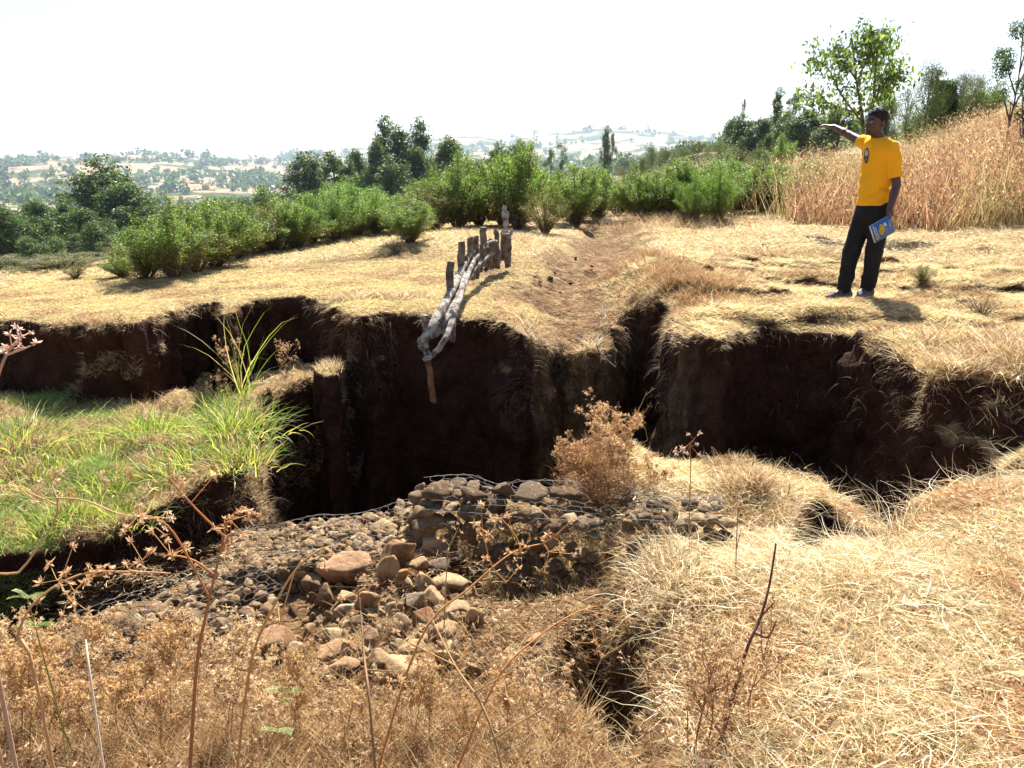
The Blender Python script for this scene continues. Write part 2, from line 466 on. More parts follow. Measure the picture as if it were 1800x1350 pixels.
def nearground(x, y):
    z = -0.30 - 0.34 * sstep(1.05, 0.45, x) * sstep(1.3, 2.6, y) - 0.22 * sstep(-0.55, -1.0, x) * sstep(2.2, 3.0, y)
    z = z - 0.30 * sstep(2.35, 1.75, x) * sstep(0.7, 1.0, x) * sstep(2.7, 3.9, y)
    z = z + 0.03 * fbm(x * 1.3, y * 1.3, 71, 4) + 0.02 * fbm(x * 6, y * 6, 81, 3) + 0.05 * sstep(0.9, 0.4, x) * fbm(x * 4, y * 4, 82, 3)
    hx, hy = P(915, 1050, -.9)
    z = z - 0.36 * np.exp(-(((x - hx) / 0.42) ** 2 + ((y - hy) / 0.26) ** 2))
    return z
def base_z(x, y):
    D = np.hypot(x, y)
    a = nearground(x, y); b = plateau(x, y)
    ye = np.interp(x, FEX, FEY)
    z = a + (b - a) * sstep(-0.55, -0.25, y - ye)
    # left plateau rim, then the drop to the valley
    k = sstep(12.0, 20.0, D) * sstep(2, 8, y)
    k = np.where(y < 2, sstep(25, 60, D), np.maximum(k, sstep(25, 60, D)))
    return z * (1 - k) + far_z(x, y) * k
def H(x, y):
    wx = 0.10 * fbm(x * 1.7, y * 1.7, 101, 4) + 0.035 * fbm(x * 8, y * 8, 111, 3)
    wy = 0.10 * fbm(x * 1.7 + 9, y * 1.7, 121, 4) + 0.035 * fbm(x * 8, y * 8 + 5, 131, 3)
    X, Y = x + wx, y + wy
    z = base_z(x, y)
    g = sdpoly(X, Y, G)
    lip = 0.07 * np.exp(-np.clip(g, 0, None) / 0.15)
    floor = -2.7 + 0.15 * fbm(x, y, 141, 4)
    # shallow pocket on the right
    pk = sstep(0.75, 1.25, x) * (1 - sstep(2.9, 3.6, x))
    floor = floor * (1 - pk) + (-1.08 - 0.06 * (y - 5.0) + 0.06 * fbm(x * 3, y * 3, 151, 4)) * pk
    pr = sstep(2.9, 3.6, x)
    floor = floor * (1 - pr) + (-1.7 + 0.1 * fbm(x * 2, y * 2, 161, 3)) * pr
    bk = np.exp(-(((x - 3.25) / 0.42) ** 2 + ((y - 4.25) / 0.40) ** 2)) # bank coming down on the right
    floor = floor + bk * 1.25
    soft = sstep(5.0, 4.6, y) * pk
    wd = 0.10 + 0.45 * soft
    k = sstep(0.0, 1, -g / wd)
    z = (z - lip) * (1 - k) + floor * k
    b = sdpoly(X, Y, bench)
    bz = -0.86 - 0.10 * sstep(6.2, 4.6, y) + 0.13 * sstep(-2.6, -1.9, x) + 0.09 * fbm(x * 1.8, y * 1.8, 171, 4) + 0.09 * fbm(x * 4.5, y * 4.5, 172, 3) + 0.1*np.exp(-((x+1.9)/.5)**2)
    kb = sstep(0.0, 1, -b / 0.16) * k
    z = z * (1 - kb) + bz * kb
    p = sdpoly(x + wx * 0.3, y + wy * 0.3, pillar)
    kp = sstep(0, 1, -p / 0.06)
    z = z * (1 - kp) + np.maximum(z, -0.47) * kp
    c = sdpoly(x + wx * 0.5, y + wy * 0.5, crack)
    kc = sstep(0, 1, -c / 0.12)
    z = z - kc * 0.85
    s = sdpoly(x + wx * 0.2, y + wy * 0.2, slot)
    ks = sstep(0, 1, -s / 0.05) * (1 - k)
    bl = sdpoly(x + wx * 0.4, y + wy * 0.4, block)
    z = z - ks * 0.5 + ks * 0.44 * sstep(0, 1, -bl / 0.04 + .5)
    # grassy hump and bare soil heap
    hx, hy = P(1335, 850, -.45)
    z = z + 0.13 * np.exp(-(((x - hx) / 0.24) ** 2 + ((y - hy - 0.1) / 0.22) ** 2))
    return z, g, b, c, s

def up(a, n):  # separable linear upsampling of a coarse noise block
    for ax in range(3):
        m = a.shape[ax]; t = np.linspace(0, m - 1.001, n[ax]); i = t.astype(int); f = (t - i)
        f = (f * f * (3 - 2 * f)).astype(np.float32)
        sh = [1, 1, 1]; sh[ax] = -1
        a = np.take(a, i, ax) * (1 - f.reshape(sh)) + np.take(a, i + 1, ax) * f.reshape(sh)
    return a
X0, X1, Y0, Y1, Z0, Z1 = -6.0, 6.0, 0.5, 10.4, -3.1, 0.5
HV = 0.032
nx, ny, nz = int((X1 - X0) / HV), int((Y1 - Y0) / HV), int((Z1 - Z0) / HV)
gx = X0 + np.arange(nx) * HV; gy = Y0 + np.arange(ny) * HV; gz = Z0 + np.arange(nz) * HV
GX, GY = np.meshgrid(gx, gy, indexing='ij')
HZ, GG, BB, CC, SS = H(GX, GY)
BASE = base_z(GX, GY)
def warp3(seed):
    r = np.random.RandomState(seed); n = (nx, ny, nz)
    tot = 0
    for cell, amp in ((0.5, 0.07), (0.2, 0.045), (0.1, 0.025)):
        a = r.uniform(-1, 1, (int(12 / cell) + 3, int(9.9 / cell) + 3, int(3.6 / (cell * 1.5)) + 3)).astype(np.float32)
        tot = tot + up(a, n) * np.float32(amp)
    return tot
depth = np.clip((BASE[:, :, None] - gz[None, None, :].astype(np.float32) - 0.02) / 0.15, 0, 1).astype(np.float32)
gate = depth * (np.abs(GG) < 0.6)[:, :, None] * np.float32(1.0)
gate = np.maximum(gate, depth * ((np.abs(CC) < 0.35) | (np.abs(BB) < 0.4) | (np.abs(SS) < 0.25))[:, :, None] * np.float32(0.7))
wx = warp3(1) * gate / HV; wy = warp3(2) * gate / HV
# undercut: the wall retreats under the turf
uc = (0.06 * np.exp(-((BASE[:, :, None] - gz[None, None, :] - 0.3) / 0.2) ** 2)).astype(np.float32)
wy = wy - uc * (GG < 0.4)[:, :, None] * (GY > 4.2)[:, :, None] / HV
fx = np.clip(np.arange(nx, dtype=np.float32)[:, None, None] + wx, 0, nx - 1.01)
fy = np.clip(np.arange(ny, dtype=np.float32)[None, :, None] + wy, 0, ny - 1.01)
ix = fx.astype(np.int32); iy = fy.astype(np.int32)
fx -= ix; fy -= iy
h32 = HZ.astype(np.float32)
hz = (h32[ix, iy] * (1 - fx) + h32[ix + 1, iy] * fx) * (1 - fy) + (h32[ix, iy + 1] * (1 - fx) + h32[ix + 1, iy + 1] * fx) * fy
F3 = gz[None, None, :].astype(np.float32) - hz
del hz, fx, fy, ix, iy, wx, wy, gate, depth, uc
TV, TF = surface_nets(F3, (X0, Y0, Z0), HV)
del F3
# orientation check: make normals of flat ground point up
def fnormals(V, F):
    a = V[F[:, 2]] - V[F[:, 0]]; b = V[F[:, 3 if F.shape[1] == 4 else 1]] - V[F[:, 1 if F.shape[1] == 4 else 0]]
    return np.cross(a, b) * 0.5
FN = fnormals(TV, TF)
if FN[:, 2].sum() < 0: TF = TF[:, ::-1]; FN = -FN
VN = np.zeros_like(TV)
for q in range(4): np.add.at(VN, TF[:, q], FN)
VN = unit(VN)
def samp(A, x, y):
    i = np.clip(((x - X0) / HV).astype(int), 0, nx - 1); j = np.clip(((y - Y0) / HV).astype(int), 0, ny - 1)
    return A[i, j]
# clods and fissures on steep faces
steep = 1 - sstep(0.45, 0.85, VN[:, 2])
q3 = TV * np.array([5, 5, 2.4])
rid = 1 - np.abs(noise3(q3, 301)) * 2
fiss = np.clip(1 - np.abs(noise3(TV * np.array([2.1, 2.1, 0.5]), 305)) * 14, 0, 1)
dsp = 0.02 * rid + 0.02 * noise3(TV * 11, 302) + 0.008 * noise3(TV * 24, 303) - 0.07 * fiss
TV = TV + VN * (steep * dsp)[:, None] + VN * ((1 - steep) * 0.006 * noise3(TV * 18, 307))[:, None]
def ground_attrs(V, N):
    x, y, z = V.T
    bz = base_z(x, y)
    flat = sstep(0.55, 0.85, N[:, 2] + 0.15 * fbm(x * 4, y * 4, 401, 3))
    straw = flat * 1.0
    d, t = segdist(x, y, rill)
    rz = (1 - sstep(0.22, 0.7, d + 0.45 * fbm(x * 3.0, y * 3.0, 402, 4)))
    # bare worn patches on the plateau
    for (px_, py_, rx, ry) in ((650, 462, .9, .25), (860, 480, .4, .3), (1330, 395, .9, .4), (1250, 450, .8, .25), (1450, 470, 1.2, .12), (1640, 460, 1.4, .1), (950, 500, .5, .4)):
        cx, cy = P(px_, py_, 0)
        rz = np.maximum(rz, 0.8 * np.exp(-((x - cx) / rx) ** 2 - ((y - cy) / ry) ** 2))
    sx, sy = P(1410, 812, -.6)
    soilp = np.exp(-((x - sx) / 0.35) ** 2 - ((y - sy - .05) / 0.22) ** 2)
    sx, sy = P(1200, 850, -.5)
    soilp = np.maximum(soilp, np.exp(-((x - sx) / 0.18) ** 2 - ((y - sy) / 0.25) ** 2))
    rz = np.maximum(rz, soilp)
    rub = sstep(0.75, 0.5, x + 0.15 * fbm(x * 3, y * 3, 405, 3)) * sstep(1.9, 2.4, y) * (y < 4.6) * (z > -1.0)
    rub = np.maximum(rub, sstep(0.30, 0.08, sdpoly(x, y, crack) + 0.1 * fbm(x * 5, y * 5, 406, 3)) * (y < 4.6))
    rz = np.maximum(rz, rub * 0.85)
    straw = straw * (1 - np.clip(rz * 1.2, 0, 1))
    low = sstep(-1.15, -1.35, z) * (y < 12)
    straw = straw * (1 - low)
    pocket = sstep(-0.85, -1.0, z) * (x > 0.6) * (x < 2.7) * (y < 9) * (y > 3)
    straw = straw * (1 - 0.8 * pocket)
    crk = sstep(0.12, 0.0, sdpoly(x, y, crack)) * (y < 5)
    straw = straw * (1 - crk)
    slt = sstep(0.06, -0.02, sdpoly(x, y, slot)) * (y < 5); straw = straw * (1 - slt); rz = rz * (1 - slt * .8)
    red = np.clip(rz, 0, 1)
    # far hills: the colour table lives in their own material
    return {'straw': np.clip(straw, 0, 1), 'red': red}
# outer sheet, polar, from the camera's feet to the horizon
azs = np.concatenate([np.linspace(-180, -42, 30), np.linspace(-40, 40, 321), np.linspace(42, 180, 30)])
rr = np.concatenate([[0.02], np.geomspace(0.4, 8.8, 12), np.geomspace(9.2, 60, 110), np.geomspace(63, 6400, 210)])
A_, R_ = np.meshgrid(np.radians(azs), rr, indexing='ij')
OX, OY = np.sin(A_) * R_, np.cos(A_) * R_
OZ = base_z(OX, OY)
inside = (OX > X0 + 0.12) & (OX < X1 - 0.12) & (OY > Y0 + 0.12) & (OY < Y1 - 0.12)
OZ = OZ - 0.012 * ((OX > X0 - 0.1) & (OX < X1 + 0.1) & (OY > Y0 - 0.1) & (OY < Y1 + 0.1))
ON = np.stack([OX, OY, OZ], -1)
na, nr = OX.shape
idx = np.arange(na * nr).reshape(na, nr)
OF = np.stack([idx[:-1, :-1], idx[:-1, 1:], idx[1:, 1:], idx[1:, :-1]], -1).reshape(-1, 4)
far_face = (R_[:-1, :-1] > 60).ravel()
keep = ~inside.ravel()[OF].all(1)
OV = ON.reshape(-1, 3)
# coarse faces crossing the voxel block: drop those whose centre is well inside it
cx_, cy_ = OV[OF].mean(1)[:, 0], OV[OF].mean(1)[:, 1]
keep &= ~((cx_ > X0 + 0.3) & (cx_ < X1 - 0.3) & (cy_ > Y0 + 0.3) & (cy_ < Y1 - 0.3))
def compact(V, F):
    u, inv = np.unique(F, return_inverse=True)
    return V[u], inv.reshape(F.shape)
def vnorm(V, F):
    n = np.zeros_like(V); fn = fnormals(V, F)
    if fn[:, 2].sum() < 0: F = F[:, ::-1]; fn = -fn
    for q in range(F.shape[1]): np.add.at(n, F[:, q], fn)
    return unit(n), F
V1, F1 = compact(OV, OF[keep & ~far_face]); N1, F1 = vnorm(V1, F1)
# fill the corner gap between the block border and the polar sheet with a skirt ring
sk = []
bx = [X0 + 0.05, X1 - 0.05, Y0 + 0.05, Y1 - 0.05]
GV = np.concatenate([TV, V1]); GF = np.concatenate([TF, F1 + len(TV)]); GN = np.concatenate([VN, N1])
for (ua, ub, va, vb, nu, nv) in ((X0 - 0.9, X0 + .1, Y0 - .9, Y1 + .9, 8, 120), (X1 - .1, X1 + .9, Y0 - .9, Y1 + .9, 8, 120), (X0 - .9, X1 + .9, Y1 - .1, Y1 + .9, 120, 12), (X0 - .9, X1 + .9, Y0 - .9, Y0 + .1, 120, 10)):
    u, v = np.meshgrid(np.linspace(ua, ub, nu), np.linspace(va, vb, nv), indexing='ij')
    vv = np.stack([u.ravel(), v.ravel(), base_z(u, v).ravel() - 0.02], 1)
    ii = np.arange(nu * nv).reshape(nu, nv)
    ff = np.stack([ii[:-1, :-1], ii[1:, :-1], ii[1:, 1:], ii[:-1, 1:]], -1).reshape(-1, 4)
    n_, ff = vnorm(vv, ff)
    GF = np.concatenate([GF, ff + len(GV)]); GV = np.concatenate([GV, vv]); GN = np.concatenate([GN, n_])
GA = ground_attrs(GV, GN)
tag(obj('ground', make_mesh('ground', GV, GF, M_ground, GA)), kind='structure')
GVZ = GV
# triangle sampler for scattering on the ground near the viewer
TC = TV[TF].mean(1); TN = unit(FN); TA = np.linalg.norm(FN, axis=1)
TSTR = GA['straw'][:len(TV)][TF].mean(1)
def scatter_near(n, wfun):
    wt = TA * wfun(TC[:, 0], TC[:, 1], TC[:, 2], TN)
    k = rs.choice(len(TF), n, p=wt / wt.sum())
    u = rs.rand(n, 1); v = rs.rand(n, 1); q = TV[TF[k]]
    p = (q[:, 0] * (1 - u) + q[:, 1] * u) * (1 - v) + (q[:, 3] * (1 - u) + q[:, 2] * u) * v
    return p, TN[k], TSTR[k]
def gz_at(x, y):
    if X0 < x < X1 and Y0 < y < Y1:
        i = int((x - X0) / HV); j = int((y - Y0) / HV)
        return float(HZ[min(i, nx - 1), min(j, ny - 1)])
    return float(base_z(np.array([x]), np.array([y]))[0])

# ------------------------------------------------------------------ far hills
def hill_material():
    m = bpy.data.materials.new('hillside'); m.use_nodes = True
    n = m.node_tree.nodes; l = m.node_tree.links; b = n['Principled BSDF']
    b.inputs['Roughness'].default_value = 1; b.inputs['Specular IOR Level'].default_value = 0.0
    tc = n.new('ShaderNodeTexCoord')
    mp = n.new('ShaderNodeMapping'); mp.inputs['Scale'].default_value = (1, 1, 5)
    l.new(tc.outputs['Object'], mp.inputs[0])
    def nz(s, d=5):
        t = n.new('ShaderNodeTexNoise'); t.inputs['Scale'].default_value = s; t.inputs['Detail'].default_value = d; l.new(mp.outputs[0], t.inputs['Vector']); return t.outputs[0]
    def ramp(src, stops):
        r = n.new('ShaderNodeValToRGB'); e = r.color_ramp.elements
        e[0].position, e[0].color = stops[0][0], (*stops[0][1], 1); e[1].position, e[1].color = stops[-1][0], (*stops[-1][1], 1)
        for p, c in stops[1:-1]:
            q = e.new(p); q.color = (*c, 1)
        l.new(src, r.inputs[0]); return r.outputs[0]
    field = ramp(nz(0.012), [(0.3, (0.20, 0.15, 0.10)), (0.45, (0.36, 0.27, 0.17)), (0.55, (0.27, 0.19, 0.13)), (0.7, (0.42, 0.34, 0.22))])
    green = ramp(nz(0.05), [(0.4, (0.05, 0.07, 0.03)), (0.6, (0.09, 0.11, 0.05))])
    t = ramp(nz(0.006, 8), [(0.50, (0, 0, 0)), (0.56, (1, 1, 1))])
    x = n.new('ShaderNodeMix'); x.data_type = 'RGBA'; l.new(t, x.inputs[0]); l.new(field, x.inputs[6]); l.new(green, x.inputs[7])
    l.new(x.outputs[2], b.inputs['Base Color'])
    return m
V2, F2 = compact(OV, OF[far_face]); N2, F2 = vnorm(V2, F2)
tag(obj('hills', make_mesh('hills', V2, F2, hill_material())), kind='structure')
hb = bpy.data.meshes.new('haze')
h0 = [(-6800, -6800, -260), (6800, -6800, -260), (6800, 6800, -260), (-6800, 6800, -260)]
hb.from_pydata(h0 + [(a, b, 260) for a, b, _ in h0], [], [(3, 2, 1, 0), (4, 5, 6, 7), (0, 1, 5, 4), (1, 2, 6, 5), (2, 3, 7, 6), (3, 0, 4, 7)])
hm = bpy.data.materials.new('haze'); hm.use_nodes = True
hn = hm.node_tree.nodes; hn.clear()
ho = hn.new('ShaderNodeOutputMaterial'); hv = hn.new('ShaderNodeVolumePrincipled')
hv.inputs['Color'].default_value = (0.64, 0.80, 1.0, 1); hv.inputs['Density'].default_value = 0.00011; hv.inputs['Anisotropy'].default_value = 0.3
hm.node_tree.links.new(hv.outputs[0], ho.inputs['Volume'])
hb.materials.append(hm)
tag(obj('haze', hb), kind='stuff')

# ------------------------------------------------------------------ grass and litter (nobody could count it)
STRAW = [(0.76, 0.62, 0.38), (0.64, 0.49, 0.26), (0.84, 0.74, 0.52), (0.46, 0.31, 0.15), (0.30, 0.19, 0.09)]
BROWN = [(0.42, 0.24, 0.10), (0.30, 0.16, 0.07), (0.50, 0.32, 0.15), (0.20, 0.11, 0.05), (0.58, 0.42, 0.24)]
GREEN = [(0.16, 0.26, 0.05), (0.24, 0.36, 0.07), (0.32, 0.42, 0.12), (0.11, 0.20, 0.05)]
def rdir(n, upw, spread=1.0):
    a = rs.rand(n) * 2 * math.pi
    return unit(np.stack([np.cos(a) * spread, np.sin(a) * spread, np.full(n, 0.0) + upw + rs.rand(n) * upw], 1))
def stuff(name, acc, m): return tag(obj(name, acc.mesh(name, m)), kind='stuff')
def leftness(x, y): return sstep(0.55, -0.1, x + 0.12 * fbm(x * 3, y * 3, 501, 3)) * sstep(3.3, 2.7, y)

a = Acc()   # foreground mat on the right
n = 135000
p, N, st = scatter_near(n, lambda x, y, z, N: (N[:, 2] > 0.55) * (y < 4.6) * (np.abs(x) < 0.75 * y + 0.5) * (z > -0.95) * (y > 1.1) * (1 - 0.93 * leftness(x, y)) * (0.03 + TSTR ** 2) * np.where((x < 0.45) & (y > 2.3), 0.3, 1) * np.where((x<1.35)&(y>3.0),0.4,1) * (samp(CC, x, y) > 0.04) * (samp(SS, x, y) > 0.01))
cl = fbm(p[:, 0] * 5, p[:, 1] * 5, 511, 3); k = rs.rand(n)
c = pick(STRAW, n, .15, [3, 3, 3, 2, 1]); gm = (k < 0.05) & (cl > 0.15) | (k < .012); c[gm] = pick(GREEN, gm.sum())
brn = fbm(p[:, 0] * 2.5, p[:, 1] * 2.5, 512, 3) > 0.16; c[brn] *= np.array([0.85, 0.68, 0.55])
blades(p - N * 0.003, unit(rdir(n, 0.12) + N * 0.1), rs.uniform(0.03, 0.10, n) * (1 + 0.6 * cl), rs.uniform(0.0018, 0.0055, n), rs.uniform(0.0, 0.6, n), c, 3, a, .42)
n = 14000; p, N, st = scatter_near(n, lambda x, y, z, N: (N[:, 2] > 0.55) * (y < 4.6) * (x > 0.5) * (np.abs(x) < 0.75 * y + 0.5) * (samp(CC, x, y) > 0.04) * (samp(SS, x, y) > 0.01))
blades(p + N * .01, rdir(n, 0.08), rs.uniform(0.015, 0.05, n), rs.uniform(0.006, 0.012, n), 0.2, pick([(0.86, 0.78, 0.58), (0.72, 0.58, 0.36), (0.5, 0.34, 0.18)], n, .15), 2, a, .5)
n = 5200   # long broken stems lying tangled over the mat
p, N, st = scatter_near(n, lambda x, y, z, N: (N[:, 2] > 0.55) * (y < 4.6) * (x > 0.5) * (np.abs(x) < 0.75 * y + 0.5) * (samp(CC, x, y) > 0.02) * (samp(SS, x, y) > 0.01) * (.3 + (fbm(x * 2, y * 2, 515, 3) > 0)))
blades(p + N * .02, rdir(n, 0.16), rs.uniform(0.12, 0.34, n), rs.uniform(0.002, 0.0045, n), rs.uniform(0.1, 0.8, n), pick([(0.88, 0.80, 0.58), (0.78, 0.66, 0.42), (0.60, 0.44, 0.24)], n, .12), 7, a, .2)
# standing tufts
n = 4200
p, N, st = scatter_near(n, lambda x, y, z, N: (N[:, 2] > 0.55) * (y < 4.2) * (x > 0.65) * (samp(CC, x, y) > 0.1) * (np.abs(x) < 0.75 * y + 0.5) * (fbm(x * 4, y * 4, 520, 3) > 0.1))
blades(p, rdir(n, .9), rs.uniform(0.08, 0.22, n), rs.uniform(0.0015, 0.0035, n), rs.uniform(0.3, 1.4, n), pick(STRAW, n, .15), 4, a, .35)
stuff('dry_grass_mat', a, M_straw)

a = Acc()   # plateau turf, short and bleached
n = 210000
p, N, st = scatter_near(n, lambda x, y, z, N: (N[:, 2] > 0.6) * (z > -0.7) * (y > 4.3) * (np.abs(x) < 0.72 * y + 0.3) * (TSTR ** 1.5 + 0.02) * (9 / np.clip(y, 4, 12)) ** 1.6 * ((x > -9)))
right = sstep(0.2, 1.2, p[:, 0])
c = pick(STRAW, n, .12, [4, 2, 4, 1, .6])
yel = (rs.rand(n) < 0.5) & (p[:, 0] < 0.8); c[yel] = pick([(0.66, 0.54, 0.24), (0.58, 0.48, 0.20), (0.42, 0.38, 0.14)], yel.sum())
pt = fbm(p[:, 0] * 2.2, p[:, 1] * 3.5, 591, 5); c *= (0.97 + 0.4 * pt)[:, None] * np.array([1.0, 1.0, 0.88]); br_ = pt + rs.normal(size=n) * .1 < -.24; c[br_] = pick(BROWN, br_.sum())
blades(p - N * 0.003, unit(rdir(n, 0.25) + N * 0.15), rs.uniform(0.02, 0.05, n) * (1 + 0.9 * right), rs.uniform(0.003, 0.006, n), rs.uniform(0.1, 0.8, n), c, 2, a)
n = 60000   # beyond the modelled block
ang = rs.uniform(-0.66, 0.66, n); r_ = 9.0 + 14 * rs.rand(n) ** 1.3
x = np.sin(ang) * r_; y = np.cos(ang) * r_
z = base_z(x, y)
ga_d, _ = segdist(x, y, rill)
kp = (ga_d > 0.6) & ((y > Y1) | (np.abs(x) > X1))
x, y, z = x[kp], y[kp], z[kp]; n = len(x)
c = pick(STRAW, n, .12, [4, 3, 3, 1, .5]); yel = (rs.rand(n) < 0.4) & (x < 0); c[yel] = pick([(0.62, 0.52, 0.20), (0.50, 0.46, 0.15)], yel.sum())
blades(np.stack([x, y, z - .005], 1), rdir(n, 0.4), rs.uniform(0.04, 0.10, n), rs.uniform(0.008, 0.014, n), rs.uniform(0.1, 0.8, n), c, 2, a)
stuff('plateau_turf', a, M_straw)

a = Acc()   # fringe hanging over the lips and roots on the walls
n = 12000
def lipw(x, y, z, N):
    bz = samp(BASE, x, y); g = samp(GG, x, y)
    return (np.abs(g) < 0.32) * (z > bz - 0.13) * (N[:, 2] < 0.93) * (y > 3.9) * (np.abs(x) < 0.75 * y) * np.clip(0.25 + fbm(x * 3, y * 3, 531, 3), 0.02, 1)
p, N, st = scatter_near(n, lipw)
h = unit(N * np.array([1, 1, 0.1]) + rs.normal(size=(n, 3)) * 0.35 + np.array([0, -0.2, 0.25]))
blades(p, h, rs.uniform(0.03, 0.10, n) * (1 + (rs.rand(n) < .05)), rs.uniform(0.002, 0.004, n), rs.uniform(0.8, 2.6, n), pick(STRAW + BROWN[:3], n, .15), 4, a)
n = 2600
def rootw(x, y, z, N):
    bz = samp(BASE, x, y)
    return (N[:, 2] < 0.4) * (z > bz - 0.8) * (y > 3.9) * (np.abs(x) < 0.75 * y) * (fbm(x * 2.2, y * 2.2, 541, 3) > 0.12) * (N[:, 1] < 0.2) * np.where(x > 1.8, .2, 1)
p, N, st = scatter_near(n, rootw)
blades(p, unit(N + rs.normal(size=(n, 3)) * 0.6), rs.uniform(0.05, 0.25, n), 0.0025, rs.uniform(1.5, 3.5, n), pick([(0.30, 0.2, 0.13), (0.2, 0.12, 0.08), (0.42, 0.33, 0.22)], n), 4, a)
n = 4500    # crack sides and small banks near the viewer
p, N, st = scatter_near(n, lambda x, y, z, N: (N[:, 2] < 0.85) * (y < 4.2) * (z > -0.95) * (np.abs(x) < 0.75 * y) * (samp(CC, x, y) < 0.25))
blades(p, unit(N * np.array([1, 1, .4]) + rs.normal(size=(n, 3)) * 0.5), rs.uniform(0.03, 0.12, n), 0.0025, rs.uniform(0.3, 2.2, n), pick(STRAW + BROWN, n, .2), 4, a, .4)
stuff('hanging_grass', a, M_straw)

a = Acc()   # bench: dry grass with green growing through
n = 75000
def benw(x, y, z, N): return (samp(BB, x, y) < 0.10) * (N[:, 2] > 0.12) * (z > -1.7) * (z < -0.42) * (y < 7.2) * (np.abs(x) < 0.75 * y)
p, N, st = scatter_near(n, benw)
gz_ = fbm(p[:, 0] * 2.3, p[:, 1] * 2.3, 551, 3) + 0.2 * sstep(-1.7, -3.2, p[:, 0]) - 0.6 * sstep(-2.3, -1.9, p[:, 0]) - 0.2
gm = gz_ + rs.normal(size=n) * 0.2 > 0.3
c = pick(STRAW + BROWN, n, .2); c[gm] = pick(GREEN[:3] + [(0.5, 0.55, 0.2)], gm.sum(), .15)
blades(p, unit(rdir(n, 0.7) + N * .2), rs.uniform(0.03, 0.10, n) * (1 + 0.7 * gm), rs.uniform(0.003, 0.005, n), rs.uniform(0.4, 1.6, n), c, 3, a)
stuff('bench_grass', a, M_straw)

# foreground litter: crumbs of dry leaf, seed heads and fine twigs, left half
a = Acc()
n = 90000
p, N, st = scatter_near(n, lambda x, y, z, N: (N[:, 2] > 0.5) * (y > 1.0) * (y < 3.7) * (np.abs(x) < 0.75 * y + 0.3) * (0.06 + leftness(x, y)) * (0.2 + (fbm(x * 4, y * 4, 561, 3) > -0.1)))
hgt = np.clip(fbm(p[:, 0] * 5, p[:, 1] * 5, 562, 3) + 0.45, 0, 1) * 0.14 * sstep(2.6, 1.7, p[:, 1])
p[:, 2] += rs.rand(n) * hgt
blades(p, rdir(n, 0.3), rs.uniform(0.006, 0.026, n), rs.uniform(0.003, 0.010, n), 0.2, pick(BROWN + [(0.80, 0.64, 0.46), (0.10, 0.05, 0.03)], n, .2, [3, 3, 3, 3, 2, 1.2, 2]), 2, a, .4)
n = 26000
p, N, st = scatter_near(n, lambda x, y, z, N: (N[:, 2] > 0.5) * (y > 1.0) * (y < 3.5) * (np.abs(x) < 0.75 * y + 0.3) * (0.03 + leftness(x, y)) * np.where(y > 2.4, .25, 1))
blades(p, rdir(n, 0.8), rs.uniform(0.05, 0.18, n), rs.uniform(0.0015, 0.003, n), rs.uniform(0.0, 0.6, n), pick(BROWN + STRAW[:2], n, .2), 3, a)
stuff('dry_leaf_litter', a, M_straw)

# ------------------------------------------------------------------ tall russet grass on the right bank
a = Acc()
n = 52000
ang = np.arctan(rs.uniform(0.22, 0.78, n)); r_ = 12.0 + 16 * rs.rand(n) ** 1.1
x = np.sin(ang) * r_; y = np.cos(ang) * r_
edge = np.interp(x / y, [0.22, 0.30, 0.36, 0.45, 0.55, 0.78], [17.5, 16.5, 15, 14.2, 13.4, 12.6])
kp = y > edge + 0.5 * fbm(x, y, 571, 3)
kp &= (fbm(x * 0.6, y * 0.6, 572, 3) > -0.35) & (rs.rand(n) < sstep(0.29, 0.40, x / y) + 0.06)
x, y = x[kp], y[kp]; n = len(x); z = base_z(x, y)
patch = fbm(x * 0.5, y * 0.5, 573, 3)
c = pick([(0.44, 0.25, 0.13), (0.57, 0.36, 0.19), (0.32, 0.16, 0.08), (0.70, 0.52, 0.30), (0.15, 0.08, 0.045)], n, .22)
gm = (patch > 0.2) | (x / y < 0.34); gm &= rs.rand(n) < 0.5; c[gm] = pick([(0.35, 0.33, 0.12), (0.5, 0.42, 0.2)], gm.sum())
L = rs.uniform(0.5, 1.25, n) * (1 + 0.4 * patch)
L *= np.where(y < edge[kp] + 0.6, 0.6, 1)
blades(np.stack([x, y, z - .02], 1), rdir(n, 1.8), L, rs.uniform(0.008, 0.016, n), rs.uniform(0.0, 0.7, n), c, 4, a)
n2 = 45000; i = rs.choice(n, n2)
q = np.stack([x[i], y[i], z[i]], 1) + np.stack([rs.normal(size=n2) * .12, rs.normal(size=n2) * .12, L[i] * rs.uniform(0.5, 1.0, n2)], 1)
blades(q, rdir(n2, 0.6), rs.uniform(0.03, 0.09, n2), rs.uniform(0.01, 0.018, n2), .5, c[i] * 1.15, 2, a)
stuff('tall_dry_grass', a, M_straw)
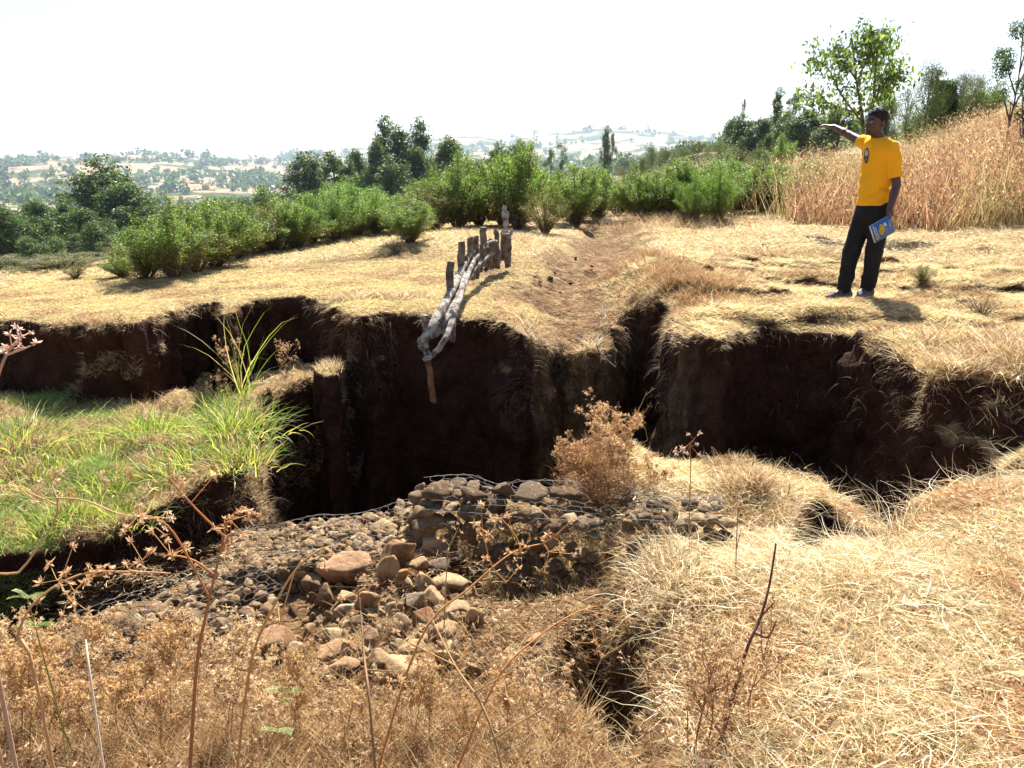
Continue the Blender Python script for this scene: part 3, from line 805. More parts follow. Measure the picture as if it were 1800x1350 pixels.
# thin russet weeds standing on the spoil bank beside the rill, and clods in the rill
a = Acc()
for (px_, py_, zz, s1, s2, n, L0, cols) in ((1190, 500, .1, .45, .6, 9000, .16, BROWN), (1130, 470, .05, .4, .5, 3500, .14, BROWN), (1180, 395, 0, 1.2, 1.6, 5000, .28, STRAW + BROWN), (900, 440, 0, .5, .9, 5000, .12, STRAW), (850, 415, .1, .8, .8, 4000, .12, STRAW),
    (520, 520, 0, .9, .12, 5000, .10, STRAW), (60, 560, -.1, 1.0, .15, 6000, .14, STRAW + BROWN), (1060, 570, -.1, .5, .2, 1800, .2, STRAW), (985, 585, -.1, .35, .15, 4000, .13, STRAW), (1640, 640, 0, .35, .18, 3500, .14, STRAW), (1325, 850, -.45, .2, .2, 2000, .10, STRAW + BROWN), (1765, 750, -.5, .5, .4, 9000, .16, STRAW + BROWN[:2]), (1050, 915, -.5, .18, .12, 2500, .12, STRAW + BROWN), (1290, 490, 0, .5, .3, 3000, .09, BROWN + STRAW), (1560, 500, 0, .7, .15, 2500, .08, BROWN + STRAW), (1700, 540, 0, .4, .2, 3000, .10, STRAW + BROWN), (1400, 455, 0, .9, .3, 3000, .10, BROWN + STRAW), (1720, 470, 0, .8, .3, 3000, .10, STRAW + BROWN)):
    cx, cy = P(px_, py_, zz)
    x = cx + rs.normal(size=n) * s1 * .6; y = cy + rs.normal(size=n) * s2 * .6
    m_ = (x > X0 + .1) & (x < X1 - .1) & (y < Y1 - .1)
    z = np.where(m_, samp(HZ, x, y), base_z(x, y)); zb = base_z(x, y)
    kk = z > zb - 0.05 if zz > -.3 else np.ones(n, bool)
    kk &= fbm(x * 6, y * 6, 577, 2) > -0.3
    x, y, z = x[kk], y[kk], z[kk]; n = len(x)
    blades(np.stack([x, y, z], 1), rdir(n, .8), rs.uniform(.4, 1.3, n) * L0, rs.uniform(.003, .006, n), rs.uniform(.1, 1.4, n), pick(cols, n, .15), 3, a)
stuff('coarse_dry_tufts', a, M_straw)

# ------------------------------------------------------------------ trees and bushes
def leaves(acc, p, size, aspect, cols, droop=0.0, wts=None, m=1, jit=.15):
    n = len(p); d = unit(rs.normal(size=(n, 3)) + np.array([0, 0, -droop * 2.2])); s = unit(np.cross(d, rs.normal(size=(n, 3))))
    L = size * rs.uniform(0.6, 1.3, n)[:, None]; W = L / aspect
    V = np.stack([p, p + d * L * .5 + s * W * .5, p + d * L, p + d * L * .5 - s * W * .5], 1).reshape(-1, 3)
    b = np.arange(n)[:, None] * 4
    c = pick(cols, n, jit, wts) if not isinstance(cols, np.ndarray) else cols
    acc.add(V, b + np.array([[0, 1, 2, 3]]), np.repeat(c, 4, 0), m)
def in_lobes(lobes, n, shell=0.45, gap=None, fr=3.0, seed=0):
    lb = np.array(lobes, float); vol = lb[:, 3] * lb[:, 4] * lb[:, 5]; k = rs.choice(len(lb), n, p=vol / vol.sum())
    u = unit(rs.normal(size=(n, 3))) * (rs.rand(n, 1) ** shell)
    p = lb[k, :3] + u * lb[k, 3:6]
    if gap is not None:
        p = p[noise3(p * fr, seed) + 0.5 * noise3(p * fr * 2.3, seed + 3) > gap]
    return p
GUM = [(0.06, 0.095, 0.04), (0.085, 0.125, 0.05), (0.12, 0.17, 0.065), (0.045, 0.07, 0.035)]
def part_of(acc, name, m, parent): return obj(name, acc.mesh(name, m), parent)
def gum_meshes(seed, style):
    """returns meshes of unit-height tree: trunk and crown. style: full, column, sparse, round"""
    global rs
    rs = np.random.RandomState(seed)
    t, cr = Acc(), Acc()
    lobes = []
    if style == 'full': nl, rad, z0 = 30, .24, .10
    elif style == 'column': nl, rad, z0 = 22, .13, .2
    elif style == 'sparse': nl, rad, z0 = 12, .12, .45
    else: nl, rad, z0 = 20, .42, .35
    for i in range(nl):
        z = z0 + (0.93 - z0) * (i + rs.rand()) / nl
        prof = {'full': math.sin(math.pi * min(1, (z * .8 + .25))) ** .6, 'column': math.sin(math.pi * min(1, z * .75 + .22)) ** .5, 'sparse': 1, 'round': math.sqrt(max(0.05, 1 - ((z - .62) / .42) ** 2))}[style]
        a_ = rs.rand() * 6.28; rr_ = rad * prof * rs.rand() ** .6
        s = rad * rs.uniform(.34, .6) * (1.3 if style == 'column' else 1)
        lobes.append((math.cos(a_) * rr_, math.sin(a_) * rr_, z, s, s, s * (1.35 if style != 'round' else .7)))
    lobes.append((0, 0, .93, rad * .25, rad * .25, .07))
    top = spline([(0, 0, -0.03), (rs.normal() * .01, rs.normal() * .01, .3), (rs.normal() * .02, rs.normal() * .02, .6), (0, 0, .93)], 9)
    tube(t, top, np.linspace(.018 if style != 'sparse' else .008, .003, 9), 6, (1, 1, 1), 0)
    for lb in lobes[:-1:2]:
        zb = max(.12, lb[2] - .22); b = np.array([np.interp(zb, top[:, 2], top[:, 0]), np.interp(zb, top[:, 2], top[:, 1]), zb])
        e = np.array(lb[:3]); tube(t, spline([b, b * .4 + e * .6 + (0, 0, -.01), e], 5), np.linspace(.007, .002, 5), 4, (1, 1, 1), 0)
    nn = {'full': 22000, 'column': 11000, 'sparse': 5000, 'round': 15000}[style]
    p = in_lobes(lobes, nn, .55, -0.2, 14, seed)
    leaves(cr, p, {'full': .027, 'column': .024, 'sparse': .017, 'round': .017}[style], 2.2 if style != 'round' else 1.6, GUM if style != 'round' else [(0.06, 0.085, 0.03), (0.09, 0.11, 0.045), (0.12, 0.12, 0.06), (0.045, 0.06, 0.025)], .5, m=0)
    return t.mesh('trunk', M_bark), cr.mesh('crown', M_gumleaf)
kinds = {k: [gum_meshes(900 + i * 7 + j, k) for j in range({'full': 4, 'column': 3, 'sparse': 2, 'round': 3}[k])] for i, k in enumerate(('full', 'column', 'sparse', 'round'))}
KW = {'full': .36, 'column': .20, 'sparse': .30, 'round': .9}
def ground_far(px_, D):
    a_, f, v = ray(px_, 275); n_ = math.hypot(a_, f); x, y = a_ / n_ * D, f / n_ * D
    return x, y, float(base_z(np.array([x]), np.array([y]))[0])
def plant_tree(px_, top, D, wpx, kind, label, group, var=None, nm='gum_tree', cat='tree'):
    x, y, z = ground_far(px_, D)
    h = CZ + (275 - top) / 1455 * D - z
    if h < 1.2: h = 1.2
    rt = empty(nm, (x, y, z), rs.rand() * 6.28)
    tm, cm = kinds[kind][(var if var is not None else rs.randint(99)) % len(kinds[kind])]
    wsc = wpx / 1400 * D / KW[kind]
    rt.scale = (wsc, wsc, h)
    tag(rt, label, cat, group)
    obj('trunk', tm, rt); obj('crown', cm, rt)
    return rt
rs = np.random.RandomState(77)
ADJ = {'full': 'bushy dark gum tree', 'column': 'slender upright gum tree', 'sparse': 'thin see-through gum tree', 'round': 'rounded thorn tree'}
def tree_row(rows, where, group, nm='gum_tree'):
    for i, (px_, top, D, wpx, kind) in enumerate(sorted(rows)):
        plant_tree(px_, top, D, wpx, kind, '%s, %s from left in %s' % (ADJ[kind], ordw(i), where), group, i, nm if kind != 'round' else 'thorn_tree')
tree_row([(-30, 350, 85, 80, 'full'), (14, 365, 88, 60, 'full'), (52, 340, 92, 62, 'full'), (92, 343, 98, 66, 'full'), (132, 352, 90, 60, 'full'), (174, 279, 112, 105, 'full'), (206, 318, 105, 85, 'full'), (236, 338, 100, 75, 'full'), (147, 378, 70, 46, 'full'), (168, 400, 66, 40, 'full'), (258, 352, 118, 50, 'full'), (112, 395, 78, 44, 'full'), (30, 395, 74, 50, 'full'),
          (72, 400, 76, 44, 'full'), (200, 385, 84, 60, 'full'), (235, 395, 80, 50, 'full')], 'the grove below left field', 'gum trees in the grove below the left field')
tree_row([(285, 352, 150, 48, 'full'), (318, 348, 160, 50, 'full'), (352, 350, 170, 42, 'full'), (388, 342, 165, 48, 'full'), (425, 345, 160, 44, 'full'), (462, 324, 150, 46, 'full'), (492, 330, 150, 40, 'full'), (524, 264, 125, 50, 'column'), (550, 280, 122, 46, 'column'), (582, 266, 112, 38, 'column'), (607, 280, 110, 36, 'full'), (628, 263, 118, 38, 'full'), (645, 300, 112, 40, 'full')],
         'row left of tallest clump', 'gum trees behind the left bushes')
tree_row([(679, 205, 110, 34, 'column'), (664, 250, 106, 40, 'full'), (704, 224, 108, 42, 'column'), (728, 262, 106, 50, 'full'), (742, 213, 110, 32, 'column'), (690, 275, 100, 60, 'full'), (762, 285, 110, 36, 'full')], 'the tallest clump', 'gum trees in the tallest clump')
tree_row([(788, 246, 100, 58, 'full'), (812, 285, 105, 36, 'full'), (878, 252, 95, 46, 'full'), (912, 249, 98, 34, 'column'), (967, 258, 130, 24, 'sparse'), (986, 247, 126, 24, 'sparse'), (1063, 221, 150, 14, 'column'), (1077, 231, 150, 15, 'sparse'), (1000, 300, 120, 60, 'round')], 'row right of tallest clump', 'trees above the middle bushes')
tree_row([(1100, 288, 90, 46, 'round'), (1145, 255, 85, 32, 'round'), (1128, 275, 80, 46, 'round'), (1172, 262, 85, 46, 'round'), (1200, 258, 75, 50, 'round'), (1228, 248, 75, 52, 'round'), (1262, 250, 62, 56, 'round'), (1296, 256, 50, 74, 'round'), (1165, 290, 60, 50, 'round'), (1225, 285, 50, 60, 'round'), (1335, 262, 48, 60, 'round'), (1345, 238, 55, 24, 'full')],
         'slope group left of man', 'rounded trees on the slope')
tree_row([(1285, 215, 100, 34, 'full'), (1306, 208, 95, 48, 'full'), (1301, 178, 105, 17, 'sparse'), (1332, 212, 92, 46, 'full'), (1357, 164, 98, 18, 'column'), (1387, 168, 90, 34, 'sparse'), (1378, 205, 85, 40, 'full'), (1412, 200, 80, 52, 'full'), (1440, 212, 80, 40, 'full'), (1470, 195, 75, 50, 'full'), (1452, 190, 78, 26, 'sparse'), (1544, 165, 60, 24, 'full'), (1565, 195, 60, 34, 'round')],
         'hilltop row behind man', 'trees of the hilltop row')
tree_row([(1585, 168, 36, 46, 'round'), (1618, 134, 34, 60, 'round'), (1640, 150, 36, 40, 'full'), (1676, 152, 36, 56, 'round'), (1700, 155, 34, 60, 'round'), (1660, 165, 36, 34, 'full')], 'group above russet grass', 'trees above the russet grass')
tree_row([(1762, 76, 20, 62, 'sparse'), (1790, 112, 19, 44, 'sparse')], 'pair on the russet bank', 'wispy trees on the right bank')

# young broad-leaved tree behind the man
rs = np.random.RandomState(5)
tx, ty, tz = ground_far(1512, 15.5)
yt = tag(empty('young_tree', (tx, ty, tz)), 'young light-green broad-leaved tree rising just behind the pointing man', 'tree')
t, cr = Acc(), Acc()
def ty_(px_, py_, dy=0):   # local point of the young tree
    v = PD(px_, py_, ty + dy); return np.array(v) - np.array((tx, ty, tz))
stems = [[ty_(1520, 330), ty_(1516, 210), ty_(1505, 140, .1), ty_(1497, 60)], [ty_(1522, 250), ty_(1535, 180, .3), ty_(1540, 110, .3), ty_(1558, 60, .3)], [ty_(1515, 215), ty_(1478, 165, -.3), ty_(1455, 120, -.4), ty_(1425, 105, -.5)],
         [ty_(1512, 200), ty_(1465, 185, .2), ty_(1435, 170, .3), ty_(1412, 172, .3)], [ty_(1505, 140), ty_(1480, 105, .2), ty_(1462, 92, .2)], [ty_(1535, 180, .2), ty_(1560, 140, 0), ty_(1580, 128, 0)], [ty_(1506, 150), ty_(1525, 100, -.3), ty_(1545, 75, -.3)], [ty_(1500, 88), ty_(1520, 75), ty_(1532, 55)]]
lp = []
for si, st_ in enumerate(stems):
    s = spline(st_, 14); tube(t, s, np.linspace(.035 if si < 2 else .018, .005, 14), 6)
    for q in s[4:]:
        for _ in range(5):
            e = q + rs.normal(size=3) * np.array([.16, .16, .13]); tube(t, spline([q, (q + e) / 2 + (0, 0, .03), e], 4), [.006, .005, .004, .003], 3)
            lp.append(e + rs.normal(size=(5, 3)) * .07); lp.append(q + (e - q) * rs.rand(2, 1) + rs.normal(size=(2, 3)) * .03)
lp = np.concatenate(lp)
leaves(cr, lp, .095, 2.3, [(0.10, 0.17, 0.05), (0.16, 0.24, 0.06), (0.26, 0.36, 0.09), (0.07, 0.11, 0.04)], .6, m=0)
p = in_lobes([tuple(ty_(1562, 95, .3)) + (.22, .3, .42), tuple(ty_(1555, 150, .3)) + (.28, .3, .35), tuple(ty_(1540, 70, .3)) + (.2, .2, .2)], 520)
leaves(cr, p, .10, 4.5, [(0.14, 0.24, 0.05), (0.22, 0.34, 0.07)], 1.2, m=0)
part_of(t, 'trunk', M_bark, yt); part_of(cr, 'crown', M_leaf, yt)

def bush_mesh(seed, kind):
    global rs
    rs = np.random.RandomState(seed)
    t, cr = Acc(), Acc()
    n = {'leafy': 34, 'feathery': 30, 'twiggy': 26, 'bare': 22}[kind]
    lp = []
    for i in range(n):
        a_ = rs.rand() * 6.28; sp_ = rs.rand() ** .7
        h = rs.uniform(.5, 1.0) * (1.05 - .38 * sp_) * (1.12 if rs.rand() < .15 else 1)
        e = np.array([math.cos(a_) * sp_ * .55, math.sin(a_) * sp_ * .55, h])
        b = np.array([math.cos(a_) * .05 * sp_, math.sin(a_) * .05 * sp_, -.03])
        s = spline([b, b + (e - b) * .4 + (0, 0, .05) + rs.normal(size=3) * .02, e], 9)
        tube(t, s, np.linspace(.012, .003, 9), 4, pick([(0.14, 0.09, 0.06), (0.20, 0.14, 0.10)], 1)[0])
        for j in range(2, 9):
            f = j / 8.0
            for _ in range(4 if kind != 'bare' else 2):
                q = s[j] + rs.normal(size=3) * .025; e2 = s[j] + unit(rs.normal(size=3) + (e - b) * .8) * rs.uniform(.05, .2)
                tube(t, [s[j], e2], [.004, .002], 3, (0.16, 0.11, 0.07))
                if kind != 'bare':
                    m_ = int((30 if kind == 'leafy' else 34 if kind == 'feathery' else 14) * (.35 + f))
                    u = rs.rand(m_, 1); lp.append(s[j] * (1 - u) + e2 * u + rs.normal(size=(m_, 3)) * .026)
    if kind == 'bare': lp = [rs.normal(size=(120, 3)) * [.25, .25, .15] + [0, 0, .6]]
    lp = np.concatenate(lp); lp = lp[lp[:, 2] > .08]
    C_ = {'leafy': [(0.10, 0.185, 0.04), (0.16, 0.265, 0.05), (0.25, 0.36, 0.085), (0.055, 0.10, 0.03)], 'feathery': [(0.12, 0.26, 0.05), (0.18, 0.34, 0.06), (0.24, 0.40, 0.09), (0.08, 0.17, 0.035)],
          'twiggy': [(0.12, 0.17, 0.05), (0.20, 0.24, 0.08), (0.26, 0.22, 0.10), (0.07, 0.10, 0.03)], 'bare': [(0.3, 0.3, 0.1)]}[kind]
    base = pick(C_, len(lp), .15)
    lp = lp[(lp[:, 2] > .22) | (rs.rand(len(lp)) < .35)]; base = pick(C_, len(lp), .15)
    br = rs.rand(len(lp)) < np.clip(.6 - lp[:, 2] * 1.2, 0.03, .6); base[br] = pick(BROWN[:3], br.sum())
    leaves(cr, lp, .027 if kind != 'feathery' else .022, 2.5 if kind != 'feathery' else 3.2, base, .0, m=0)
    return t.mesh('stems', M_stick), cr.mesh('foliage', M_leaf)
bk_ = {'leafy': [bush_mesh(40 + i, 'leafy') for i in range(4)], 'feathery': [bush_mesh(60 + i, 'feathery') for i in range(2)], 'twiggy': [bush_mesh(50 + i, 'twiggy') for i in range(2)], 'bare': [bush_mesh(70, 'bare')]}
rs = np.random.RandomState(78)
def hit(px_, py_):
    a_, f, v = ray(px_, py_)
    t_ = np.geomspace(1.5, 60, 900); x, y, z = a_ * t_, f * t_, CZ + v * t_
    d = z - base_z(x, y); k = np.argmax(d < 0)
    if d[k] >= 0: k = np.argmin(d)
    return x[k], y[k], float(base_z(x[k:k + 1], y[k:k + 1])[0])
def plant_bush(px_, top, base, wpx, kind, var, label, group=None, nm='leafy_bush', push=0):
    x, y, z = hit(px_, base)
    if push: x, y = x * (1 + push / y), y + push; z = float(base_z(np.array([x]), np.array([y]))[0])
    h = 1.06 * ((CZ + (275 - top) / 1455 * math.hypot(x, y)) - z)
    w_ = wpx / 1400 * y / 0.80
    tm, cm = bk_[kind][var % len(bk_[kind])]
    rt = empty(nm, (x, y, z), rs.rand() * 6.28); h = max(h, .2); rt.scale = (max(w_, h * .55), max(w_, h * .55), h)
    tag(rt, label, 'bush', group); obj('stems', tm, rt); obj('foliage', cm, rt)
    return rt
BA = {'leafy': 'dark leafy bush', 'feathery': 'bright green feathery bush', 'twiggy': 'loose grey-green bush', 'bare': 'nearly leafless twiggy shrub'}
def bush_row(rows, where, group):
    for i, (px_, top, base, wpx, kind) in enumerate(sorted(rows)):
        plant_bush(px_, top, base, wpx, kind, i, '%s, %s from left %s' % (BA[kind], ordw(i), where), group)
bush_row([(216, 432, 488, 56, 'leafy'), (256, 398, 490, 84, 'leafy'), (308, 362, 488, 110, 'leafy'), (345, 385, 478, 90, 'twiggy'), (378, 345, 468, 110, 'leafy'), (420, 368, 455, 90, 'leafy'), (452, 352, 445, 96, 'twiggy'), (488, 362, 440, 90, 'leafy'), (520, 348, 435, 86, 'leafy'), (552, 340, 428, 90, 'feathery'), (590, 334, 422, 96, 'feathery'), (628, 325, 415, 84, 'feathery'), (662, 338, 412, 70, 'feathery')],
         'in the left field hedge', 'bushes of the left hedge')
bush_row([(722, 345, 428, 90, 'leafy'), (764, 315, 402, 86, 'twiggy'), (806, 290, 400, 96, 'leafy'), (842, 305, 396, 80, 'twiggy'), (884, 268, 396, 100, 'leafy'), (914, 262, 404, 96, 'leafy'), (958, 332, 412, 66, 'twiggy')], 'in thicket behind pole fence', 'bushes behind the pole fence')
bush_row([(1012, 288, 398, 96, 'leafy'), (1048, 300, 388, 86, 'leafy'), (1086, 312, 380, 66, 'twiggy'), (1132, 302, 388, 76, 'leafy'), (1168, 290, 386, 84, 'leafy'), (1205, 286, 384, 90, 'leafy'), (1248, 286, 384, 90, 'leafy'), (1292, 282, 376, 90, 'feathery'), (1336, 284, 372, 90, 'leafy'), (1378, 288, 366, 90, 'feathery'), (1415, 292, 364, 80, 'twiggy'), (1445, 296, 360, 70, 'feathery'), (1262, 300, 390, 60, 'feathery'), (1222, 308, 392, 60, 'feathery')],
         'in thicket right of dry rill', 'bushes right of the rill')
bush_row([(335, 352, 455, 100, 'leafy'), (405, 350, 445, 110, 'leafy'), (470, 345, 435, 110, 'leafy'), (540, 332, 420, 120, 'leafy'), (610, 322, 410, 110, 'feathery'), (650, 330, 405, 90, 'feathery'), (700, 352, 408, 100, 'leafy'), (750, 328, 396, 90, 'leafy')], 'in the second hedge row behind the left field', 'bushes of the second hedge row')
bush_row([(785, 300, 392, 90, 'leafy'), (830, 282, 390, 96, 'leafy'), (865, 276, 388, 90, 'twiggy'), (905, 275, 388, 110, 'leafy'), (985, 312, 384, 80, 'leafy'), (1030, 305, 378, 90, 'leafy'), (1110, 302, 378, 90, 'leafy'), (1150, 296, 376, 90, 'twiggy'), (1190, 292, 374, 90, 'leafy'), (1230, 288, 372, 100, 'leafy'), (1275, 286, 368, 100, 'leafy'), (1318, 288, 366, 90, 'leafy'), (1360, 286, 362, 90, 'twiggy'), (1405, 285, 358, 90, 'leafy'), (1450, 288, 356, 80, 'twiggy')], 'in the second row behind the fence thicket', 'bushes behind the fence thicket')
for i, (px_, top, base, wpx, kk_) in enumerate(((1470, 268, 330, 60, 'twiggy'), (1610, 215, 262, 50, 'leafy'), (1655, 205, 250, 44, 'twiggy'), (1720, 170, 215, 60, 'leafy'), (1590, 290, 330, 36, 'twiggy'))):
    plant_bush(px_, top, base, wpx, kk_, i, '%s half sunk in the russet grass, %s from left on the bank' % (BA[kk_], ordw((0, 2, 3, 4, 1)[i])), 'bushes in the russet grass')
plant_bush(697, 402, 446, 44, 'bare', 0, 'small nearly leafless shrub alone on the bleached turf by the fence')
plant_bush(133, 452, 490, 34, 'twiggy', 0, 'small sparse shrub on the far left corner of the field')
plant_bush(1620, 478, 498, 38, 'twiggy', 0, 'low green shrub on the trampled grass right of the man')
plant_bush(1725, 510, 556, 62, 'bare', 0, 'low twiggy shrub on dry grass at the right edge')
plant_bush(1372, 240, 300, 36, 'feathery', 1, 'bright yellow-green sapling among the bushes left of the man')
bush_row([(60, 450, 474, 150, 'twiggy'), (120, 444, 470, 110, 'twiggy'), (215, 412, 450, 74, 'twiggy')], 'in the low hedge under the grove', 'low hedges under the grove')
# brown dead clumps in the russet bank
for i, (px_, top, base, wpx) in enumerate(((1688, 300, 375, 56), (1742, 330, 378, 60), (1790, 345, 372, 40))):
    rt = plant_bush(px_, top, base, wpx, 'bare', 0, 'dense brown dead bush, %s of three at the foot of the russet bank' % ordw(i), 'dead bushes at the foot of the bank', 'dead_bush')

# wooded mass on the far hills: individual clumps first, the rest as one object
rs = np.random.RandomState(11)
def clump_mesh(seed, n):
    global rs
    rs = np.random.RandomState(seed); ac = Acc()
    p = in_lobes([(rs.normal() * .4, rs.normal() * .4, .45 + rs.rand() * .3, .4, .4, .38) for _ in range(6)], n, .5)
    leaves(ac, p, .13, 1.2, GUM[:3] + [(0.07, 0.09, 0.04)], 0, m=0)
    tube(ac, [(0, 0, -.2), (0, 0, .5)], [.06, .04], 4, (0.12, 0.09, 0.07))
    return ac
CM = [clump_mesh(200 + i, 900) for i in range(4)]
CMM = [c_.mesh('hill_tree', M_gumleaf) for c_ in CM]
rs = np.random.RandomState(12)
big = Acc(); cnt = 0
cand = []
while len(cand) < 3200:
    px_ = rs.uniform(-120, 1500); D = math.exp(rs.uniform(math.log(330), math.log(4000)))
    x, y, z = ground_far(px_, D)
    nn_ = float(fbm(np.array([x / 190.0]), np.array([y / 190.0]), 601, 4)[0])
    if nn_ < rs.uniform(-.25, .35): continue
    cand.append((D, x, y, z, px_))
cand.sort()
lows = []
for i, (D, x, y, z, px_) in enumerate(cand):
    s = rs.uniform(5, 10) * (1 + D / 3000)
    if i < 270:
        o = obj('hill_tree', CMM[i % 4], None, (x, y, z)); o.scale = (s, s, s * rs.uniform(.8, 1.5)); o.rotation_euler = (0, 0, rs.rand() * 6)
        tag(o, 'small rounded tree dotted over the hazy valley side beyond the grove', 'tree', 'trees dotted over the far valley')
    else: lows.append((x, y, z, s * rs.choice([1, 1, 1.6])))
ac = Acc()
for (x, y, z, s) in lows:
    p = in_lobes([(0, 0, .5, .55, .55, .5)], 40) * s + (x, y, z); leaves(ac, p, s * .36, 1.1, GUM[:3], 0, m=0)
stuff('far_woods', ac, M_gumleaf)
# little farm buildings
M_tin = mat('tin_roof', base=(0.62, 0.62, 0.64), rough=0.45, noise=[(1.5, (0.42, 0.36, 0.32), .5, .7)]); M_mud = mat('mud_wall', base=(0.28, 0.16, 0.10), noise=[(3, (0.20, 0.12, 0.08), .4, .6)]); M_dark = mat('dark_opening', base=(0.02, 0.018, 0.015))
M_door = mat('plank_door', base=(0.13, 0.10, 0.07))
def hut(x, y, z, L, W, Hh, rz, label, group=None, roof=M_tin):
    rt = tag(empty('farm_hut', (x, y, z), rz), label, 'hut', group)
    ac = Acc(); l, w2 = L / 2, W / 2
    ac.add([(-l, -w2, -2), (l, -w2, -2), (l, w2, -2), (-l, w2, -2), (-l, -w2, Hh), (l, -w2, Hh), (l, w2, Hh), (-l, w2, Hh), (-l, 0, Hh + W * .28), (l, 0, Hh + W * .28)],
           [(0, 1, 5), (0, 5, 4), (1, 2, 6), (1, 6, 5), (2, 3, 7), (2, 7, 6), (3, 0, 4), (3, 4, 7), (4, 8, 7), (5, 6, 9)])
    obj('wall', ac.mesh('wall', M_mud, False), rt)
    ac = Acc(); e = .35; zr = Hh + W * .28 + .06; ze = Hh - .15
    for s in (-1, 1):
        n_ = 12
        for k in range(n_):   # shallow corrugations
            xa, xb = -l - e + (L + 2 * e) * k / n_, -l - e + (L + 2 * e) * (k + .5) / n_; xc = -l - e + (L + 2 * e) * (k + 1) / n_
            for (u0, u1, d0, d1) in ((xa, xb, 0, .04), (xb, xc, .04, 0)):
                ac.add([(u0, 0, zr + d0), (u1, 0, zr + d1), (u1, s * (w2 + e), ze + d1), (u0, s * (w2 + e), ze + d0)], [(0, 1, 2, 3)])
    obj('roof', ac.mesh('roof', roof, False), rt)
    ac = Acc(); ac.add([(-.45, -w2 - .03, -1), (.45, -w2 - .03, -1), (.45, -w2 - .03, 1.9), (-.45, -w2 - .03, 1.9), (-.45, -w2 + .02, -1), (.45, -w2 + .02, -1), (.45, -w2 + .02, 1.9), (-.45, -w2 + .02, 1.9)], [(0, 1, 2, 3), (1, 5, 6, 2), (4, 0, 3, 7), (3, 2, 6, 7)])
    obj('door', ac.mesh('door', M_door, False), rt)
x, y, z = ground_far(38, 110); hut(x, y, CZ - 211 / 1455 * 110 + .5, 4.2, 3.2, 1.6, .5, 'mud hut with shiny tin roof at far left edge below the field')
for i, (px_, D) in enumerate(((235, 1250), (262, 1180), (345, 1300), (700, 1500), (830, 1900), (1110, 3900))):
    x, y, z = ground_far(px_, D); hut(x, y, z, 9 + 4 * (D > 3000), 7, 3, rs.rand() * 3, 'tiny pale-roofed farmhouse in the haze, %s from the left on the far hillside' % ordw(i), 'farmhouses on the far hillside')

# ------------------------------------------------------------------ stones
import bmesh
def ico(sub):
    bm = bmesh.new(); bmesh.ops.create_icosphere(bm, subdivisions=sub, radius=1)
    v = np.array([x.co[:] for x in bm.verts]); f = np.array([[q.index for q in p.verts] for p in bm.faces]); bm.free()
    return v, f
ICO = {k: ico(k) for k in (2, 3, 4)}
STONE = [(0.26, 0.155, 0.075), (0.33, 0.22, 0.11), (0.17, 0.10, 0.05), (0.42, 0.30, 0.17), (0.23, 0.16, 0.095)]
def rock_vf(seed, dims, sub=3, npl=15, sharp=1.0):
    r = np.random.RandomState(seed); v, f = ICO[sub]; v = v.copy()
    n = unit(r.normal(size=(npl, 3))); d = r.uniform(0.34, 0.66, npl)
    dots = v @ n.T
    rad = np.ones(len(v))
    for i in range(npl):
        m = dots[:, i] > 1e-3
        rad = np.where(m, np.minimum(rad, d[i] / np.maximum(dots[:, i], 1e-3)), rad)
    v = v * rad[:, None]
    v *= 1 + 0.10 * noise3(v * 1.7 + seed * 3.3, seed)[:, None] + 0.03 * noise3(v * 6 + seed, seed + 1)[:, None]
    mx = np.abs(v).max(0); v = v / mx * (np.array(dims) / 2)
    return v, f
def rotm(a, b, c): return np.array(Matrix.Rotation(c, 3, 'Z') @ Matrix.Rotation(b, 3, 'Y') @ Matrix.Rotation(a, 3, 'X'))
def rock_mesh(seed, dims, colr, sub=3, rot=None):
    ac = Acc(); v, f = rock_vf(seed, dims, sub)
    if rot is not None: v = v @ rotm(*rot).T
    ac.add(v, f, colr); return ac.mesh('stone', M_stone, False)
rs = np.random.RandomState(21)
S9 = 1 / 2.903
